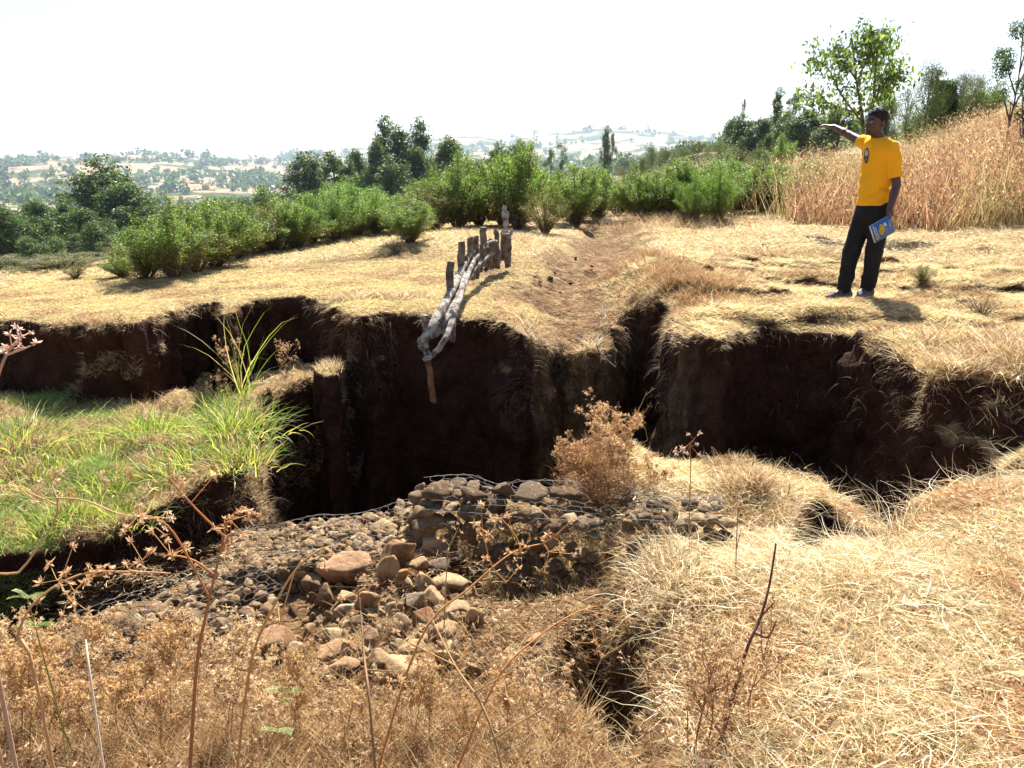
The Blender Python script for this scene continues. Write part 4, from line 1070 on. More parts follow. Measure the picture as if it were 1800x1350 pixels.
stones = [ # zoom x, y, w, h, lift, colour index or colour, description
 (945, 435, 210, 135, .06, (0.24, 0.13, 0.08), 'largest chocolate-brown boulder on top of the rubble pile'),
 (700, 525, 285, 150, .03, (0.33, 0.21, 0.14), 'long tilted slab-like boulder at the left of the rubble pile'),
 (868, 545, 120, 150, .02, (0.33, 0.23, 0.14), 'upright tan stone below the largest brown boulder'),
 (1118, 440, 140, 110, .03, (0.38, 0.28, 0.19), 'pale square stone right of the largest brown boulder'),
 (1058, 365, 140, 120, .06, (0.22, 0.15, 0.11), 'dark pointed stone leaning on the wire basket corner'),
 (1052, 580, 110, 95, .02, (0.36, 0.24, 0.15), 'small light stone with flat top in the pile centre'),
 (1190, 600, 170, 105, .0, (0.40, 0.28, 0.18), 'pale slab lying at the right edge of the pile'),
 (1100, 680, 115, 130, .0, (0.38, 0.27, 0.17), 'upright pale flat-faced stone low in the pile'),
 (1000, 690, 115, 95, .0, (0.24, 0.19, 0.15), 'rough grey stone low in the pile'),
 (766, 690, 130, 130, .02, (0.29, 0.18, 0.12), 'rounded brown stone under the long tilted boulder'),
 (656, 665, 90, 88, .02, (0.42, 0.33, 0.23), 'small whitish stone under the long tilted boulder'),
 (650, 740, 110, 80, .0, (0.42, 0.34, 0.26), 'small whitish stone with rough top at pile left'),
 (610, 855, 130, 78, .0, (0.36, 0.28, 0.20), 'low whitish stone half sunk in dry litter'),
 (620, 935, 230, 95, .0, (0.36, 0.23, 0.14), 'broad rounded tan boulder half buried in litter'),
 (912, 830, 140, 150, .02, (0.27, 0.19, 0.13), 'tall rough brown stone in the lower pile'),
 (788, 885, 115, 120, .0, (0.30, 0.20, 0.14), 'dull brown angular stone in the lower pile'),
 (1150, 835, 155, 110, .0, (0.36, 0.24, 0.15), 'tan stone behind dry stems in the lower pile'),
 (1022, 930, 140, 95, .0, (0.38, 0.28, 0.18), 'pale low stone left of the lowest dome'),
 (975, 1055, 260, 90, .0, (0.40, 0.29, 0.19), 'wide pale dome-shaped boulder at the foot of the pile'),
 (470, 505, 185, 95, .03, (0.27, 0.14, 0.09), 'red-brown boulder at the left end of the pile'),
 (640, 452, 150, 85, .04, (0.30, 0.20, 0.13), 'brown stone wedged above the long tilted boulder'),
 (150, 435, 170, 55, .03, (0.34, 0.22, 0.15), 'flat slab lying on the left wire mattress edge'),
 (422, 930, 90, 60, .0, (0.36, 0.28, 0.20), 'small pale stone alone in litter left of the pile'),
 (645, 1015, 185, 85, .0, (0.33, 0.21, 0.14), 'low tan boulder below the broad rounded one'),
 (830, 1000, 165, 110, .0, (0.33, 0.24, 0.17), 'grey-tan stone beside the pale dome boulder'),
 (1182, 970, 120, 90, .0, (0.36, 0.25, 0.16), 'tan stone right of the pale dome boulder'),
 (560, 655, 110, 110, .0, (0.31, 0.22, 0.14), 'shaded tan stone left of the small whitish stones'),
 (1040, 775, 130, 95, .0, (0.25, 0.13, 0.08), 'red-brown stone in the middle of the pile'),
 (950, 552, 55, 55, .03, (0.42, 0.20, 0.09), 'small orange stone in the dark gap'),
 (1035, 500, 140, 60, .03, (0.38, 0.27, 0.17), 'thin wedge stone under the pale square stone'),
 (1130, 505, 120, 80, .02, (0.25, 0.20, 0.17), 'grey shaded stone under the pale square stone'),
 (1322, 770, 85, 95, .0, (0.38, 0.26, 0.16), 'small tan stone at the far right of the pile'),
 (1240, 725, 135, 95, .0, (0.34, 0.25, 0.17), 'flat tan stone right of the upright pale one'),
 (1625, 885, 95, 45, -.02, (0.36, 0.24, 0.15), 'small stone alone on the lip of the dark crack'),
 (485, 590, 110, 90, .0, (0.33, 0.24, 0.16), 'tan stone under the red-brown boulder at left'),
 (730, 780, 90, 70, .0, (0.27, 0.18, 0.12), 'small brown stone in a gap of the pile'),
 (330, 900, 260, 160, -.05, (0.33, 0.20, 0.13), 'long sunken brown boulder left of the pile'),
 (1060, 1180, 190, 70, -.03, (0.34, 0.22, 0.15), 'flat brown stone peeping from litter under the pile'),
]
def place_stone(i, zx, zy, w_, h_, lift, c, lab, grp='stones of the rubble pile'):
    px_, py_ = 380 + zx * S9, 820 + zy * S9; pw, ph = w_ * S9, h_ * S9
    z = -.66
    for _ in range(4):
        x, y = P(px_, py_, z + lift); z = gz_at(x, y)
        z = max(z, -.82) + 0.03
    sc_ = y / 1400 * 1.02
    wm = pw * sc_; hm = ph * sc_ * 1.05
    me = rock_mesh(700 + i, (wm * 1.34, wm * rs.uniform(.7, .95) + .02, hm * 1.3), np.array(c) * (1.02, .93, .76) * rs.uniform(.9, 1.1), 4 if pw > 30 else 3, (rs.normal() * .15, rs.normal() * .12, rs.normal() * .3))
    o = obj('stone', me, None, (x, y, z + lift)); tag(o, lab, 'stone', grp)
for i, q in enumerate(stones): place_stone(i, *q)
# filling rubble under and between the big stones
vm = [rock_mesh(1200 + i, (.13, .10, .085), STONE[i % 5], 3) for i in range(9)]
k = 0
for i in range(280):
    zx, zy = rs.uniform(380, 1330), rs.uniform(470, 1150)
    px_, py_ = 380 + zx * S9, 820 + zy * S9
    x, y = P(px_, py_, -.68); z = gz_at(x, y)
    if z < -1 or y > 4.05: continue
    o = vm[i % 9].copy() if False else None
    o = obj('rubble_stone', vm[i % 9], None, (x, y, z + .01)); o.rotation_euler = tuple(rs.uniform(-3, 3, 3)); s = rs.uniform(.25, .75); o.scale = (s, s, s * .8)
    tag(o, 'small brown filler stone wedged among the big boulders of the rubble pile', 'stone', 'small filler stones of the rubble pile'); k += 1

# gravel and crumbs of soil over the rubble ground
rs = np.random.RandomState(23)
n = 1700; p, N, st = scatter_near(n, lambda x, y, z, N: (N[:, 2] > .5) * (z > -1.1) * (x < .8) * (y > 2.1) * (y < 4.3) * (np.abs(x) < .75 * y) * (.25 + (fbm(x * 4, y * 4, 581, 3) > 0)))
ac = Acc()
for i in range(n):
    s_ = .012 + .035 * rs.rand() ** 2.5; v, f = rock_vf(2000 + i % 40, (s_ * 1.3, s_, s_ * .7), 2); ac.add(v @ rotm(*rs.uniform(-3, 3, 3)).T + p[i], f, np.array(STONE[rs.randint(5)]) * rs.uniform(.5, 1.2))
tag(obj('gravel', ac.mesh('gravel', M_stone, False)), kind='stuff')
n = 26000; a = Acc()   # straw bits and leaf crumbs lying over the wire mattresses and the rubble
def over(x, y): return np.where(y > 3.35, -.655, -.72)
x = rs.uniform(-2.4, .35, n); y = rs.uniform(2.5, 4.15, n); z = samp(HZ, x, y); z = np.clip(over(x, y), z, z + np.where(y > 3.35, .16, .04)) + rs.uniform(-.01, .03, n)
kk = (samp(HZ, x, y) > -1.0) & (fbm(x * 3.5, y * 3.5, 583, 4) + rs.normal(size=n) * .12 > -.02) & (samp(GG, x, y) > .03); x, y, z = x[kk], y[kk], z[kk]; n = len(x)
blades(np.stack([x, y, z], 1), rdir(n, .1), rs.uniform(.01, .06, n), rs.uniform(.0015, .005, n), .3, pick(STRAW + BROWN + BROWN, n, .2), 3, a, .4)
tag(obj('straw_litter', a.mesh('straw_litter', M_straw)), kind='stuff')

# ------------------------------------------------------------------ wire baskets (gabions)
def gabion(label, top4, drop, n_top, n_front, size, seed, big=(), cell=.055, left_side=False, bulge=.05, flat=.6, tint=1.0, sink=0):
    """top4: back-left, back-right, front-right, front-left corners of the top; the front hangs down by drop"""
    r = np.random.RandomState(seed)
    BL, BR, FR, FL = [np.array(q, float) for q in top4]
    dn = np.array([0, -.06, -drop])
    faces = [(BL, BR, FR, FL, n_top), (FL, FR, FR + dn, FL + dn, n_front)]
    if left_side: faces.append((BL, FL, FL + dn, BL + dn, n_front // 3))
    root = tag(empty('gabion', (FL + FR) / 2 + (0, 0, -drop)), label, 'gabion', None)
    org = np.array(root.location)
    items = []
    def surf(fc, u, v):
        A0, B0, C0, D0, _ = fc
        u = np.asarray(u)[..., None]; v = np.asarray(v)[..., None]
        p = (A0 * (1 - u) + B0 * u) * (1 - v) + (D0 * (1 - u) + C0 * u) * v
        nrm = unit(np.cross(B0 - A0, D0 - A0)); nrm = -nrm if nrm[2] < -0.1 or nrm[1] > .5 else nrm
        q = p + nrm * (bulge * fbm(p[..., 0] * 3 + p[..., 2] * 2, p[..., 1] * 3 + p[..., 2], seed, 3))[..., None]
        return q, nrm
    for fc in faces:
        for i in range(fc[4]):
            p, nrm = surf(fc, r.rand(), r.rand())
            items.append((p - nrm * (size * .15 + sink), size * r.uniform(.55, 1.3)))
    items += [(np.array(b[0]), b[1]) for b in big]
    items.sort(key=lambda q: -(np.max(q[1]) if np.ndim(q[1]) else q[1]))
    rest = Acc()
    for i, (p, s) in enumerate(items):
        dims = s if np.ndim(s) else (s * r.uniform(.9, 1.3), s * r.uniform(.7, 1.1), s * r.uniform(.45, .8))
        v, f = rock_vf(seed * 100 + i % 60, dims, 2 if max(dims) < .07 else 3, 14)
        v = v @ rotm(r.normal() * .25, r.normal() * .25, r.uniform(-3, 3) if not np.ndim(s) else r.normal() * .1).T
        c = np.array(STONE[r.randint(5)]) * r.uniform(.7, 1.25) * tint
        if i < 90:
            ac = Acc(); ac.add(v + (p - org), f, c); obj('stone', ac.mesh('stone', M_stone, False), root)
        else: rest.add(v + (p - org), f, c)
    if rest.n: tag(obj('small_stones', rest.mesh('small_stones', M_stone, False), root), kind='stuff')
    ac = Acc()   # hexagonal netting
    for fc in faces:
        W_ = np.linalg.norm(fc[1] - fc[0]); L_ = np.linalg.norm(fc[3] - fc[0])
        hx_, hy_ = cell, cell * .8
        nu, nv = max(2, int(W_ / hx_)), max(2, int(L_ / hy_))
        for i in range(nu + 1):
            for j in range(nv + 1):
                u0 = (i + .5 * (j % 2)) * hx_; v0 = j * hy_
                A = (u0, v0); B = (u0 + hx_ * .5, v0 + hy_ * .35); C_ = (u0 + hx_, v0); D_ = (u0 + hx_ * .5, v0 + hy_)
                for (a1, b1) in ((A, B), (B, C_), (B, D_)):
                    uu = np.clip(np.array([a1[0], b1[0]]) / W_, 0, 1); vv = np.clip(np.array([a1[1], b1[1]]) / L_, 0, 1)
                    if uu[0] == uu[1] and vv[0] == vv[1]: continue
                    if r.rand() < .06: continue
                    q, nrm = surf(fc, uu, vv)
                    q = q + nrm * (size * .42 + .012 * noise3(q * 23, 5)[:, None])
                    tube(ac, q - org, .0008, 3, m=0, cap=False)
        # stouter edge wire
        q, nrm = surf(fc, np.linspace(0, 1, 14), np.zeros(14)); tube(ac, q + nrm * size * .35 - org, .0014, 4, cap=False)
    obj('wire_mesh', ac.mesh('wire_mesh', M_wire), root)
    return root
def P3(px_, py_, z): x, y = P(px_, py_, z); return (x, y, z)
gabion('flat wire mattress of small loose stones across the dark gully, left of the tall basket', (P3(405, 936, -.70), P3(735, 886, -.62), P3(752, 968, -.66), P3(440, 1002, -.74)), .20, 620, 90, .062, 31, cell=.06, tint=.95)
gabion('lower wire mattress sunk under litter in the left foreground', (P3(95, 1110, -.80), P3(405, 975, -.74), P3(500, 1040, -.76), P3(180, 1230, -.86)), .15, 110, 20, .085, 32, cell=.06, bulge=.04, sink=.045)
big = [(np.array(P3(775, 866, -.42)), (.21, .17, .13)), (np.array(P3(742, 912, -.55)) + (0, .03, 0), (.14, .2, .22)), (np.array(P3(832, 870, -.42)), (.16, .18, .12)), (np.array(P3(880, 862, -.42)), (.17, .2, .11)), (np.array(P3(835, 905, -.5)), (.2, .12, .08)), (np.array(P3(870, 892, -.48)), (.12, .12, .13)), (np.array(P3(985, 868, -.42)), (.17, .14, .06)), (np.array(P3(905, 905, -.52)), (.14, .12, .12)), (np.array(P3(960, 935, -.55)), (.14, .12, .13)), (np.array(P3(930, 868, -.4)), (.22, .2, .05))]
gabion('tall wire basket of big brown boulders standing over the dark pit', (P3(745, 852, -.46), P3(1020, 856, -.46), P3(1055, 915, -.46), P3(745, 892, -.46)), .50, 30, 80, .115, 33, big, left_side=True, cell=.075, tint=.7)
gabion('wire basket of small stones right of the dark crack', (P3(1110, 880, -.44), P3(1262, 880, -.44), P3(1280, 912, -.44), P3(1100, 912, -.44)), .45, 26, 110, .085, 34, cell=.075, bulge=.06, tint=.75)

# ------------------------------------------------------------------ pole fence
rs = np.random.RandomState(31)
fx_, fy_, fz_ = hit(830, 500)
fence = tag(empty('pole_fence', (fx_, fy_, fz_)), 'rough fence of grey poles and short posts sagging over the gully edge', 'fence')
FO = np.array(fence.location)
def fpt(px_, py_, y): return np.array(PD(px_, py_, y)) - FO
def fpart(name, pts, rad, m, seed, n=12):
    ac = Acc(); s = spline(pts, max(6, len(pts) * 4)); s = s + 0.008 * np.stack([noise2(np.arange(len(s)) * .9, np.full(len(s), 1.0 * q), seed) for q in range(3)], 1)
    rr_ = np.interp(np.linspace(0, 1, len(s)), np.linspace(0, 1, len(rad)), rad)
    tube(ac, s, rr_, n, lump=.22, seed=seed); return obj(name, ac.mesh(name, m), fence)
for i, (px_, tp, bt, w_, y) in enumerate(((792, 460, 555, 13, 6.9), (812, 425, 500, 13, 7.6), (826, 418, 478, 11, 8.0), (838, 416, 478, 10, 8.2), (850, 400, 455, 12, 8.6), (861, 420, 455, 11, 8.9), (874, 406, 452, 9, 9.2), (884, 408, 446, 14, 9.3), (873, 430, 462, 14, 9.0), (893, 420, 460, 11, 9.4), (796, 545, 592, 9, 6.45), (780, 548, 590, 7, 6.35),
        (819, 452, 490, 11, 7.75), (832, 440, 480, 10, 8.1), (844, 432, 470, 11, 8.4), (856, 436, 466, 11, 8.8), (867, 430, 462, 11, 9.1), (804, 480, 520, 11, 7.3))):
    lean = rs.normal() * 1.5
    fpart('post', [fpt(px_, bt + 10, y), fpt(px_ + lean, (tp + bt) / 2, y), fpt(px_ + lean, tp, y)], [w_ / 2 / 1400 * y * 1.05] * 2 + [w_ / 2 / 1400 * y], M_pale if i in (10, 11) else M_post, i)
fpart('post', [fpt(746, 553, 6.25), fpt(748, 600, 6.25), fpt(752, 635, 6.25)], [.022, .024, .026], M_pale, 40)
tag(fpart('post', [fpt(752, 632, 6.25), fpt(757, 670, 6.22), fpt(761, 708, 6.2)], [.022, .026, .027], M_rawpost, 41), 'reddish debarked post hanging over the gully')
fpart('rail', [fpt(872, 423, 8.9), fpt(850, 430, 8.6), fpt(826, 448, 8.0), fpt(808, 480, 7.4), fpt(797, 505, 7.0), fpt(782, 535, 6.6), fpt(762, 570, 6.3), fpt(747, 598, 6.2)], [.012, .024, .03, .032, .036, .038, .038, .034], M_pale, 51)
fpart('rail', [fpt(840, 446, 8.2), fpt(828, 470, 7.8), fpt(806, 520, 7.0), fpt(786, 555, 6.5), fpt(772, 580, 6.35), fpt(758, 592, 6.3)], [.02, .026, .034, .034, .03, .024], M_pale, 52)
fpart('rail', [fpt(815, 480, 7.5), fpt(810, 515, 7.0), fpt(796, 555, 6.5), fpt(785, 590, 6.2), fpt(768, 618, 6.15), fpt(745, 632, 6.15)], [.018, .026, .028, .026, .024, .018], M_pale, 53)
fpart('rail', [fpt(868, 445, 8.8), fpt(855, 452, 8.6), fpt(838, 468, 8.1), fpt(822, 492, 7.6)], [.012, .02, .022, .018], M_pale, 54)
fpart('rail', [fpt(746, 590, 6.2), fpt(740, 600, 6.16), fpt(742, 610, 6.16), fpt(752, 606, 6.18)], [.02, .028, .028, .018], M_pale, 55)
gp = tag(empty('gnarled_branch', hit(893, 445)), 'white gnarled branch standing upright at the far end of the pole fence', 'branch')
go = np.array(gp.location)
for k_, (pts, rad) in enumerate((([(887, 362), (886, 375), (890, 392), (889, 404), (896, 416), (896, 430), (894, 446)], [.02, .032, .03, .02, .022, .02, .016]), ([(892, 372), (889, 385), (886, 398)], [.022, .028, .014]), ([(900, 404), (897, 412), (890, 407), (885, 415)], [.012, .022, .022, .012]))):
    ac = Acc(); s = spline([np.array(PD(a_, b_, 9.6)) - go for a_, b_ in pts], 18); tube(ac, s, np.interp(np.linspace(0, 1, 18), np.linspace(0, 1, len(rad)), rad), 9, lump=.3, seed=k_ + 60)
    obj('limb', ac.mesh('limb', M_pale), gp)
# dangling root at the rill lip
ac = Acc(); tube(ac, spline([PD(1062, 528, 7.2), PD(1058, 545, 7.1), PD(1064, 556, 7.0), PD(1050, 572, 6.8)], 16), .006, 5)
o = obj('root', ac.mesh('root', M_pale)); tag(o, 'pale curling root lying on the bare soil of the rill mouth', 'root', 'roots at the rill mouth')
ac = Acc(); tube(ac, spline([PD(1056, 588, 6.6), PD(1049, 604, 6.5), PD(1056, 622, 6.45), PD(1082, 645, 6.4)], 16), .006, 5)
o = obj('root', ac.mesh('root', M_pale)); tag(o, 'pale root dangling over the dark wall below the rill mouth', 'root', 'roots at the rill mouth')
rs = np.random.RandomState(33)
for i, (px_, py_, w_) in enumerate(((967, 495, 12), (1003, 502, 9), (950, 500, 9), (975, 480, 7), (985, 515, 6), (1025, 512, 6), (940, 490, 6), (1090, 520, 10), (1012, 455, 6), (1040, 470, 7))):
    x, y, z = hit(px_, py_); z = gz_at(x, y); s = w_ / 1400 * y
    o = obj('soil_clod', rock_mesh(1500 + i, (s, s, s * .8), (0.14, 0.075, 0.045), 3), None, (x, y, z + s * .2)); tag(o, 'reddish soil clod on the bare rill bed, %s of ten from the left' % ordw(sorted((967, 1003, 950, 975, 985, 1025, 940, 1090, 1012, 1040)).index(px_)), 'clod', 'clods in the rill')
M_rag = mat('white_plastic', base=(0.7, 0.68, 0.66), rough=.5, bump=(30, .5, .01))
for px_, py_, lab in ((1062, 392, 'crumpled white plastic scrap lying beyond the rill between two bushes'), (1045, 384, 'smaller white scrap lying behind the rill head')):
    x, y, z = hit(px_, py_); ac = Acc(); v, f = rock_vf(int(px_), (.26, .2, .12), 3, 9); v *= 1 + .3 * noise3(v * 25, 3)[:, None]; ac.add(v, f)
    tag(obj('plastic_scrap', ac.mesh('plastic_scrap', M_rag), None, (x, y, z + .04)), lab, 'litter')

# ------------------------------------------------------------------ weeds
def seed_head(ac, p, s, c, r):
    """a burst of dry bracts"""
    n = r.randint(6, 10); d = unit(r.normal(size=(n, 3)) + (0, 0, .3)); sd_ = unit(np.cross(d, r.normal(size=(n, 3))))
    V = np.stack([np.tile(p, (n, 1)), p + d * s * .5 + sd_ * s * .16, p + d * s, p + d * s * .5 - sd_ * s * .16], 1).reshape(-1, 3)
    cc = np.repeat(np.clip(np.array(c) * r.uniform(.75, 1.4, (n, 1)), 0, .9), 4, 0)
    ac.add(V, np.arange(n)[:, None] * 4 + np.array([[0, 1, 2, 3]]), cc)
def weed_meshes(seed, h, nb, head, stem=(0.42, 0.25, 0.12), hc=(0.62, 0.45, 0.26), lean=.25, rad=.0035, depth_=2, crumbs=0):
    r = np.random.RandomState(seed); st, hd = Acc(), Acc()
    def branch(p0, d, L, rd, lev):
        k = 6; pts = [p0]; dd = np.array(d, float)
        for i in range(k): dd = unit(dd + r.normal(size=3) * .09); pts.append(pts[-1] + dd * L / k)
        pts = np.array(pts); tube(st, pts, np.linspace(rd, rd * .55, k + 1), 5 if rd > .002 else 3, np.array(stem) * r.uniform(.8, 1.25), cap=False)
        if lev == 0 or L < head * 2.2:
            for _ in range(r.randint(1, 4)):
                e = pts[-1] + r.normal(size=3) * head * .6; seed_head(hd, e, head * r.uniform(.6, 1.1), hc, r)
            return
        for i in range(nb if lev == depth_ else r.randint(2, 4)):
            f = r.uniform(.45, 1.0) if lev == depth_ else r.uniform(.4, 1.0); q = pts[min(k, int(f * k + .5))]
            a_ = r.rand() * 6.28; side = np.array([math.cos(a_), math.sin(a_), r.uniform(.3, 1.1)])
            branch(q, unit(dd * .6 + side * .8), L * r.uniform(.28, .5), rd * .62, lev - 1)
    branch(np.zeros(3), unit(np.array([r.normal() * lean, r.normal() * lean, 1])), h * .8, rad, depth_)
    if crumbs:
        V = np.concatenate(st.v); q = V[r.choice(len(V), crumbs)] + r.normal(size=(crumbs, 3)) * .012; q = q[q[:, 2] > .02]
        for i in range(0, len(q)): seed_head(hd, q[i], .012, BROWN[i % 5], r)
    return st.mesh('stems', M_stick), hd.mesh('seed_heads', M_straw)
def weed(me, x, y, z, rz, s, label, group=None, nm='dry_weed', cat='weed'):
    rt = tag(empty(nm, (x, y, z - .01), rz, s), label, cat, group); obj('stems', me[0], rt); obj('seed_heads', me[1], rt); return rt
# named individuals of the foreground: base pixel, height, lean handled by explicit paths
def tall_weed(label, path, y0, y1, rad, heads, seed, stem=(0.40, 0.17, 0.07), hs=.028, hc=(0.62, 0.40, 0.22), group='tall dry weeds in the foreground'):
    """path of pixels from the base up; heads = list of (branch start fraction, [pixels], n heads)"""
    r = np.random.RandomState(seed); st = Acc(); hds = []
    ys = np.linspace(y0, y1, len(path)); pts = np.array([PD(a_, b_, y) for (a_, b_), y in zip(path, ys)])
    gzv = gz_at(pts[0][0], pts[0][1]); org = np.array([pts[0][0], pts[0][1], gzv])
    pts[0][2] = min(pts[0][2], gzv + 0.0) if pts[0][2] - gzv < .5 else pts[0][2]
    if pts[0][2] > gzv + .02: pts = np.vstack([[pts[0][0], pts[0][1], gzv - .01], pts])
    s = spline(pts, 22); tube(st, s - org, np.linspace(rad, rad * .45, 22), 6, stem)
    for f, bp, nh in heads:
        q = s[min(21, int(f * 21))]
        yb = q[1]; bpts = [q] + [np.array(PD(a_, b_, yb - .02 * (i + 1))) for i, (a_, b_) in enumerate(bp)]
        if bp:
            bs = spline(bpts, 12); tube(st, bs - org, np.linspace(rad * .6, rad * .35, 12), 5, np.array(stem) * 1.15)
        else: bs = np.array([q])
        hd = Acc()
        if nh: hds.append(hd)
        for _ in range(nh):
            j = len(bs) - 1 if r.rand() < .65 else r.randint(len(bs) // 2, len(bs)); e = bs[j] + r.normal(size=3) * hs * 1.0
            tube(st, [bs[j] - org, e - org], rad * .25, 3, np.array(stem) * 1.2, cap=False); seed_head(hd, e - org, hs * r.uniform(.4, .8), hc, r)
            seed_head(hd, e - org, hs * r.uniform(.3, .5), np.array(hc) * .7, r)
    rt = tag(empty('dry_weed', org), label, 'weed', group); obj('stem', st.mesh('stem', M_stick), rt)
    for hd in hds: obj('seed_head', hd.mesh('seed_head', M_straw), rt)
tall_weed('tallest dark-stemmed dry weed left of the rubble, with seed heads against the gully', [(310, 1290), (345, 1180), (362, 1080), (385, 980), (402, 905)], 1.75, 1.95, .0058, [(.98, [(425, 890)], 6), (1, [(405, 915)], 6), (.86, [(350, 900), (300, 845)], 4), (.7, [(340, 985), (300, 975)], 6), (.6, [(300, 930), (245, 905)], 7), (.8, [(400, 945)], 5)], 1)
tall_weed('leaning orange-brown weed whose forked top crosses the rubble pile', [(395, 1290), (440, 1170), (490, 1050), (530, 990), (570, 962)], 1.8, 1.9, .0042, [(1, [], 2), (.7, [(490, 1100)], 2)], 2, stem=(0.50, 0.29, 0.11))
tall_weed('curved weed arching left across the dark gully at left edge', [(60, 1180), (30, 1130), (60, 1060), (140, 1010), (230, 1005), (300, 1008)], 1.3, 1.55, .0032, [(.65, [(100, 1020)], 8), (.8, [(160, 1015)], 7), (.9, [(225, 1000), (250, 985)], 6), (.72, [(120, 1050)], 5)], 3, stem=(0.50, 0.28, 0.13), hs=.024)
tall_weed('slanting red-brown weed reaching over the dark pit from lower left', [(650, 1240), (740, 1120), (830, 1030), (900, 972), (955, 955)], 1.9, 2.25, .0038, [(1, [(978, 940)], 6), (1, [(965, 970)], 4), (.62, [(858, 975), (848, 930)], 7), (.85, [(905, 940), (880, 910)], 6), (.85, [(912, 965)], 6), (.62, [(890, 1024)], 1)], 4, stem=(0.52, 0.24, 0.08), hs=.026)
tall_weed('slanting red-brown weed reaching toward the dark crack', [(780, 1320), (870, 1200), (945, 1120), (1010, 1078), (1050, 1065)], 1.8, 2.2, .0034, [(.75, [(1000, 1125), (1050, 1130)], 7), (.9, [(1040, 1075), (1110, 1090)], 1)], 5, stem=(0.50, 0.22, 0.08), hs=.022)
tall_weed('pair of thin greenish-brown stalks with round heads beside the pit', [(772, 1060), (785, 1000), (790, 960)], 2.6, 2.7, .0030, [(1, [(780, 945), (776, 932)], 3), (1, [(800, 940), (806, 926)], 3), (.1, [(900, 1000)], 0)], 6, stem=(0.36, 0.30, 0.14), hs=.018)
tall_weed('thick dark leaning stick standing in the right foreground grass', [(1270, 1235), (1310, 1150), (1335, 1090), (1352, 1030), (1364, 955)], 2.05, 2.25, .0062, [(.4, [(1350, 1120), (1365, 1090)], 0), (.55, [(1360, 1060)], 0)], 7, stem=(0.15, 0.07, 0.05))
tall_weed('straight red stalk rising before the dark crack', [(982, 1200), (980, 1130), (977, 1055)], 2.2, 2.25, .0026, [], 8, stem=(0.52, 0.22, 0.12))
tall_weed('upright brown stalk right of the small-stone basket', [(1292, 1110), (1293, 1010), (1297, 890)], 2.9, 3.0, .0034, [(.7, [(1303, 930)], 0)], 9, stem=(0.22, 0.15, 0.10))
tall_weed('dark bent twig low at the frame bottom under the pile', [(665, 1340), (650, 1240), (640, 1150), (632, 1050)], 1.45, 1.9, .0040, [(.95, [(628, 1030)], 4), (.55, [(690, 1180)], 2)], 10, stem=(0.28, 0.16, 0.08))
tall_weed('fawn weed with long side arms at the bottom centre', [(915, 1345), (860, 1270), (800, 1170), (760, 1090)], 1.5, 1.9, .0040, [(.5, [(900, 1180)], 3), (.7, [(720, 1130)], 3), (.3, [(980, 1230)], 3)], 11, stem=(0.40, 0.24, 0.11))
tall_weed('pale straight dead stalk in litter at lower left', [(168, 1285), (160, 1200), (151, 1125)], 1.65, 1.8, .0040, [], 12, stem=(0.75, 0.62, 0.46))
tall_weed('blurry pinkish seed cluster leaning in at left edge before the gully', [(-60, 900), (-30, 760), (0, 650), (22, 605)], .62, .66, .0022, [(.95, [(38, 592)], 4), (.95, [(20, 608)], 5), (.9, [(45, 612)], 3)], 13, stem=(0.42, 0.26, 0.2), hs=.007, hc=(0.80, 0.55, 0.45))
tall_weed('stem with pale heads against the grass bench at left', [(-40, 1100), (40, 1000), (100, 905), (90, 850)], 1.2, 1.3, .0028, [(1, [(98, 830)], 3), (.85, [(60, 870), (35, 858)], 4), (.9, [(150, 880), (215, 905), (280, 910)], 6)], 14, stem=(0.50, 0.30, 0.15), hs=.015, hc=(0.72, 0.50, 0.34))
tall_weed('little pale-headed stalk before the hollow right of the shrub', [(1216, 860), (1214, 820), (1212, 780)], 3.6, 3.6, .003, [(1, [(1200, 790)], 3), (1, [(1220, 772)], 3), (1, [(1214, 785)], 3)], 15, hs=.03, hc=(0.70, 0.50, 0.38))
# bushy dry weeds filling the left foreground
rs = np.random.RandomState(55)
WM = [weed_meshes(300 + i, .5, 9, .020, stem=((0.42, 0.24, 0.10) if i % 2 else (0.42, 0.27, 0.14)), hc=((0.56, 0.37, 0.17) if i % 2 else (0.66, 0.50, 0.30)), rad=.0032, depth_=3, crumbs=240) for i in range(6)]
spots = [(40, 1290), (110, 1250), (180, 1320), (250, 1280), (330, 1330), (400, 1290), (470, 1330), (540, 1310), (610, 1345), (690, 1330), (760, 1345), (830, 1320), (20, 1200), (90, 1170), (300, 1230), (220, 1200), (60, 1345), (140, 1345), (430, 1230), (380, 1190), (900, 1345), (930, 1300), (185, 1140), (350, 1130), (1000, 1345), (290, 1345), (400, 1345), (520, 1260), (30, 1120), (250, 1120), (0, 1150), (120, 1110), (210, 1270), (470, 1290), (340, 1180), (560, 1340), (650, 1345), (730, 1300), (80, 1230), (-20, 1250)]
spots = sorted(spots, key=lambda q: -q[1])
rows_ = {}
for i, (px_, py_) in enumerate(spots):
    x, y = P(px_, py_ + 30, -.62); z = gz_at(x, y)
    if z < -1: continue
    row = 'front' if py_ > 1300 else 'middle' if py_ > 1225 else 'rear'
    rows_.setdefault(row, []).append((px_, x, y, z))
for row, L_ in rows_.items():
    for j, (px_, x, y, z) in enumerate(sorted(L_)):
        weed(WM[rs.randint(6)], x, y, z, rs.rand() * 6.28, (rs.uniform(.65, 1.0) if px_ < 470 else rs.uniform(.45, .75)) * (.85 if row == 'front' else .9), 'bushy brown dry weed, %s from left in the %s row of the foreground weeds' % (ordw(j), row), 'bushy dry weeds in the foreground')
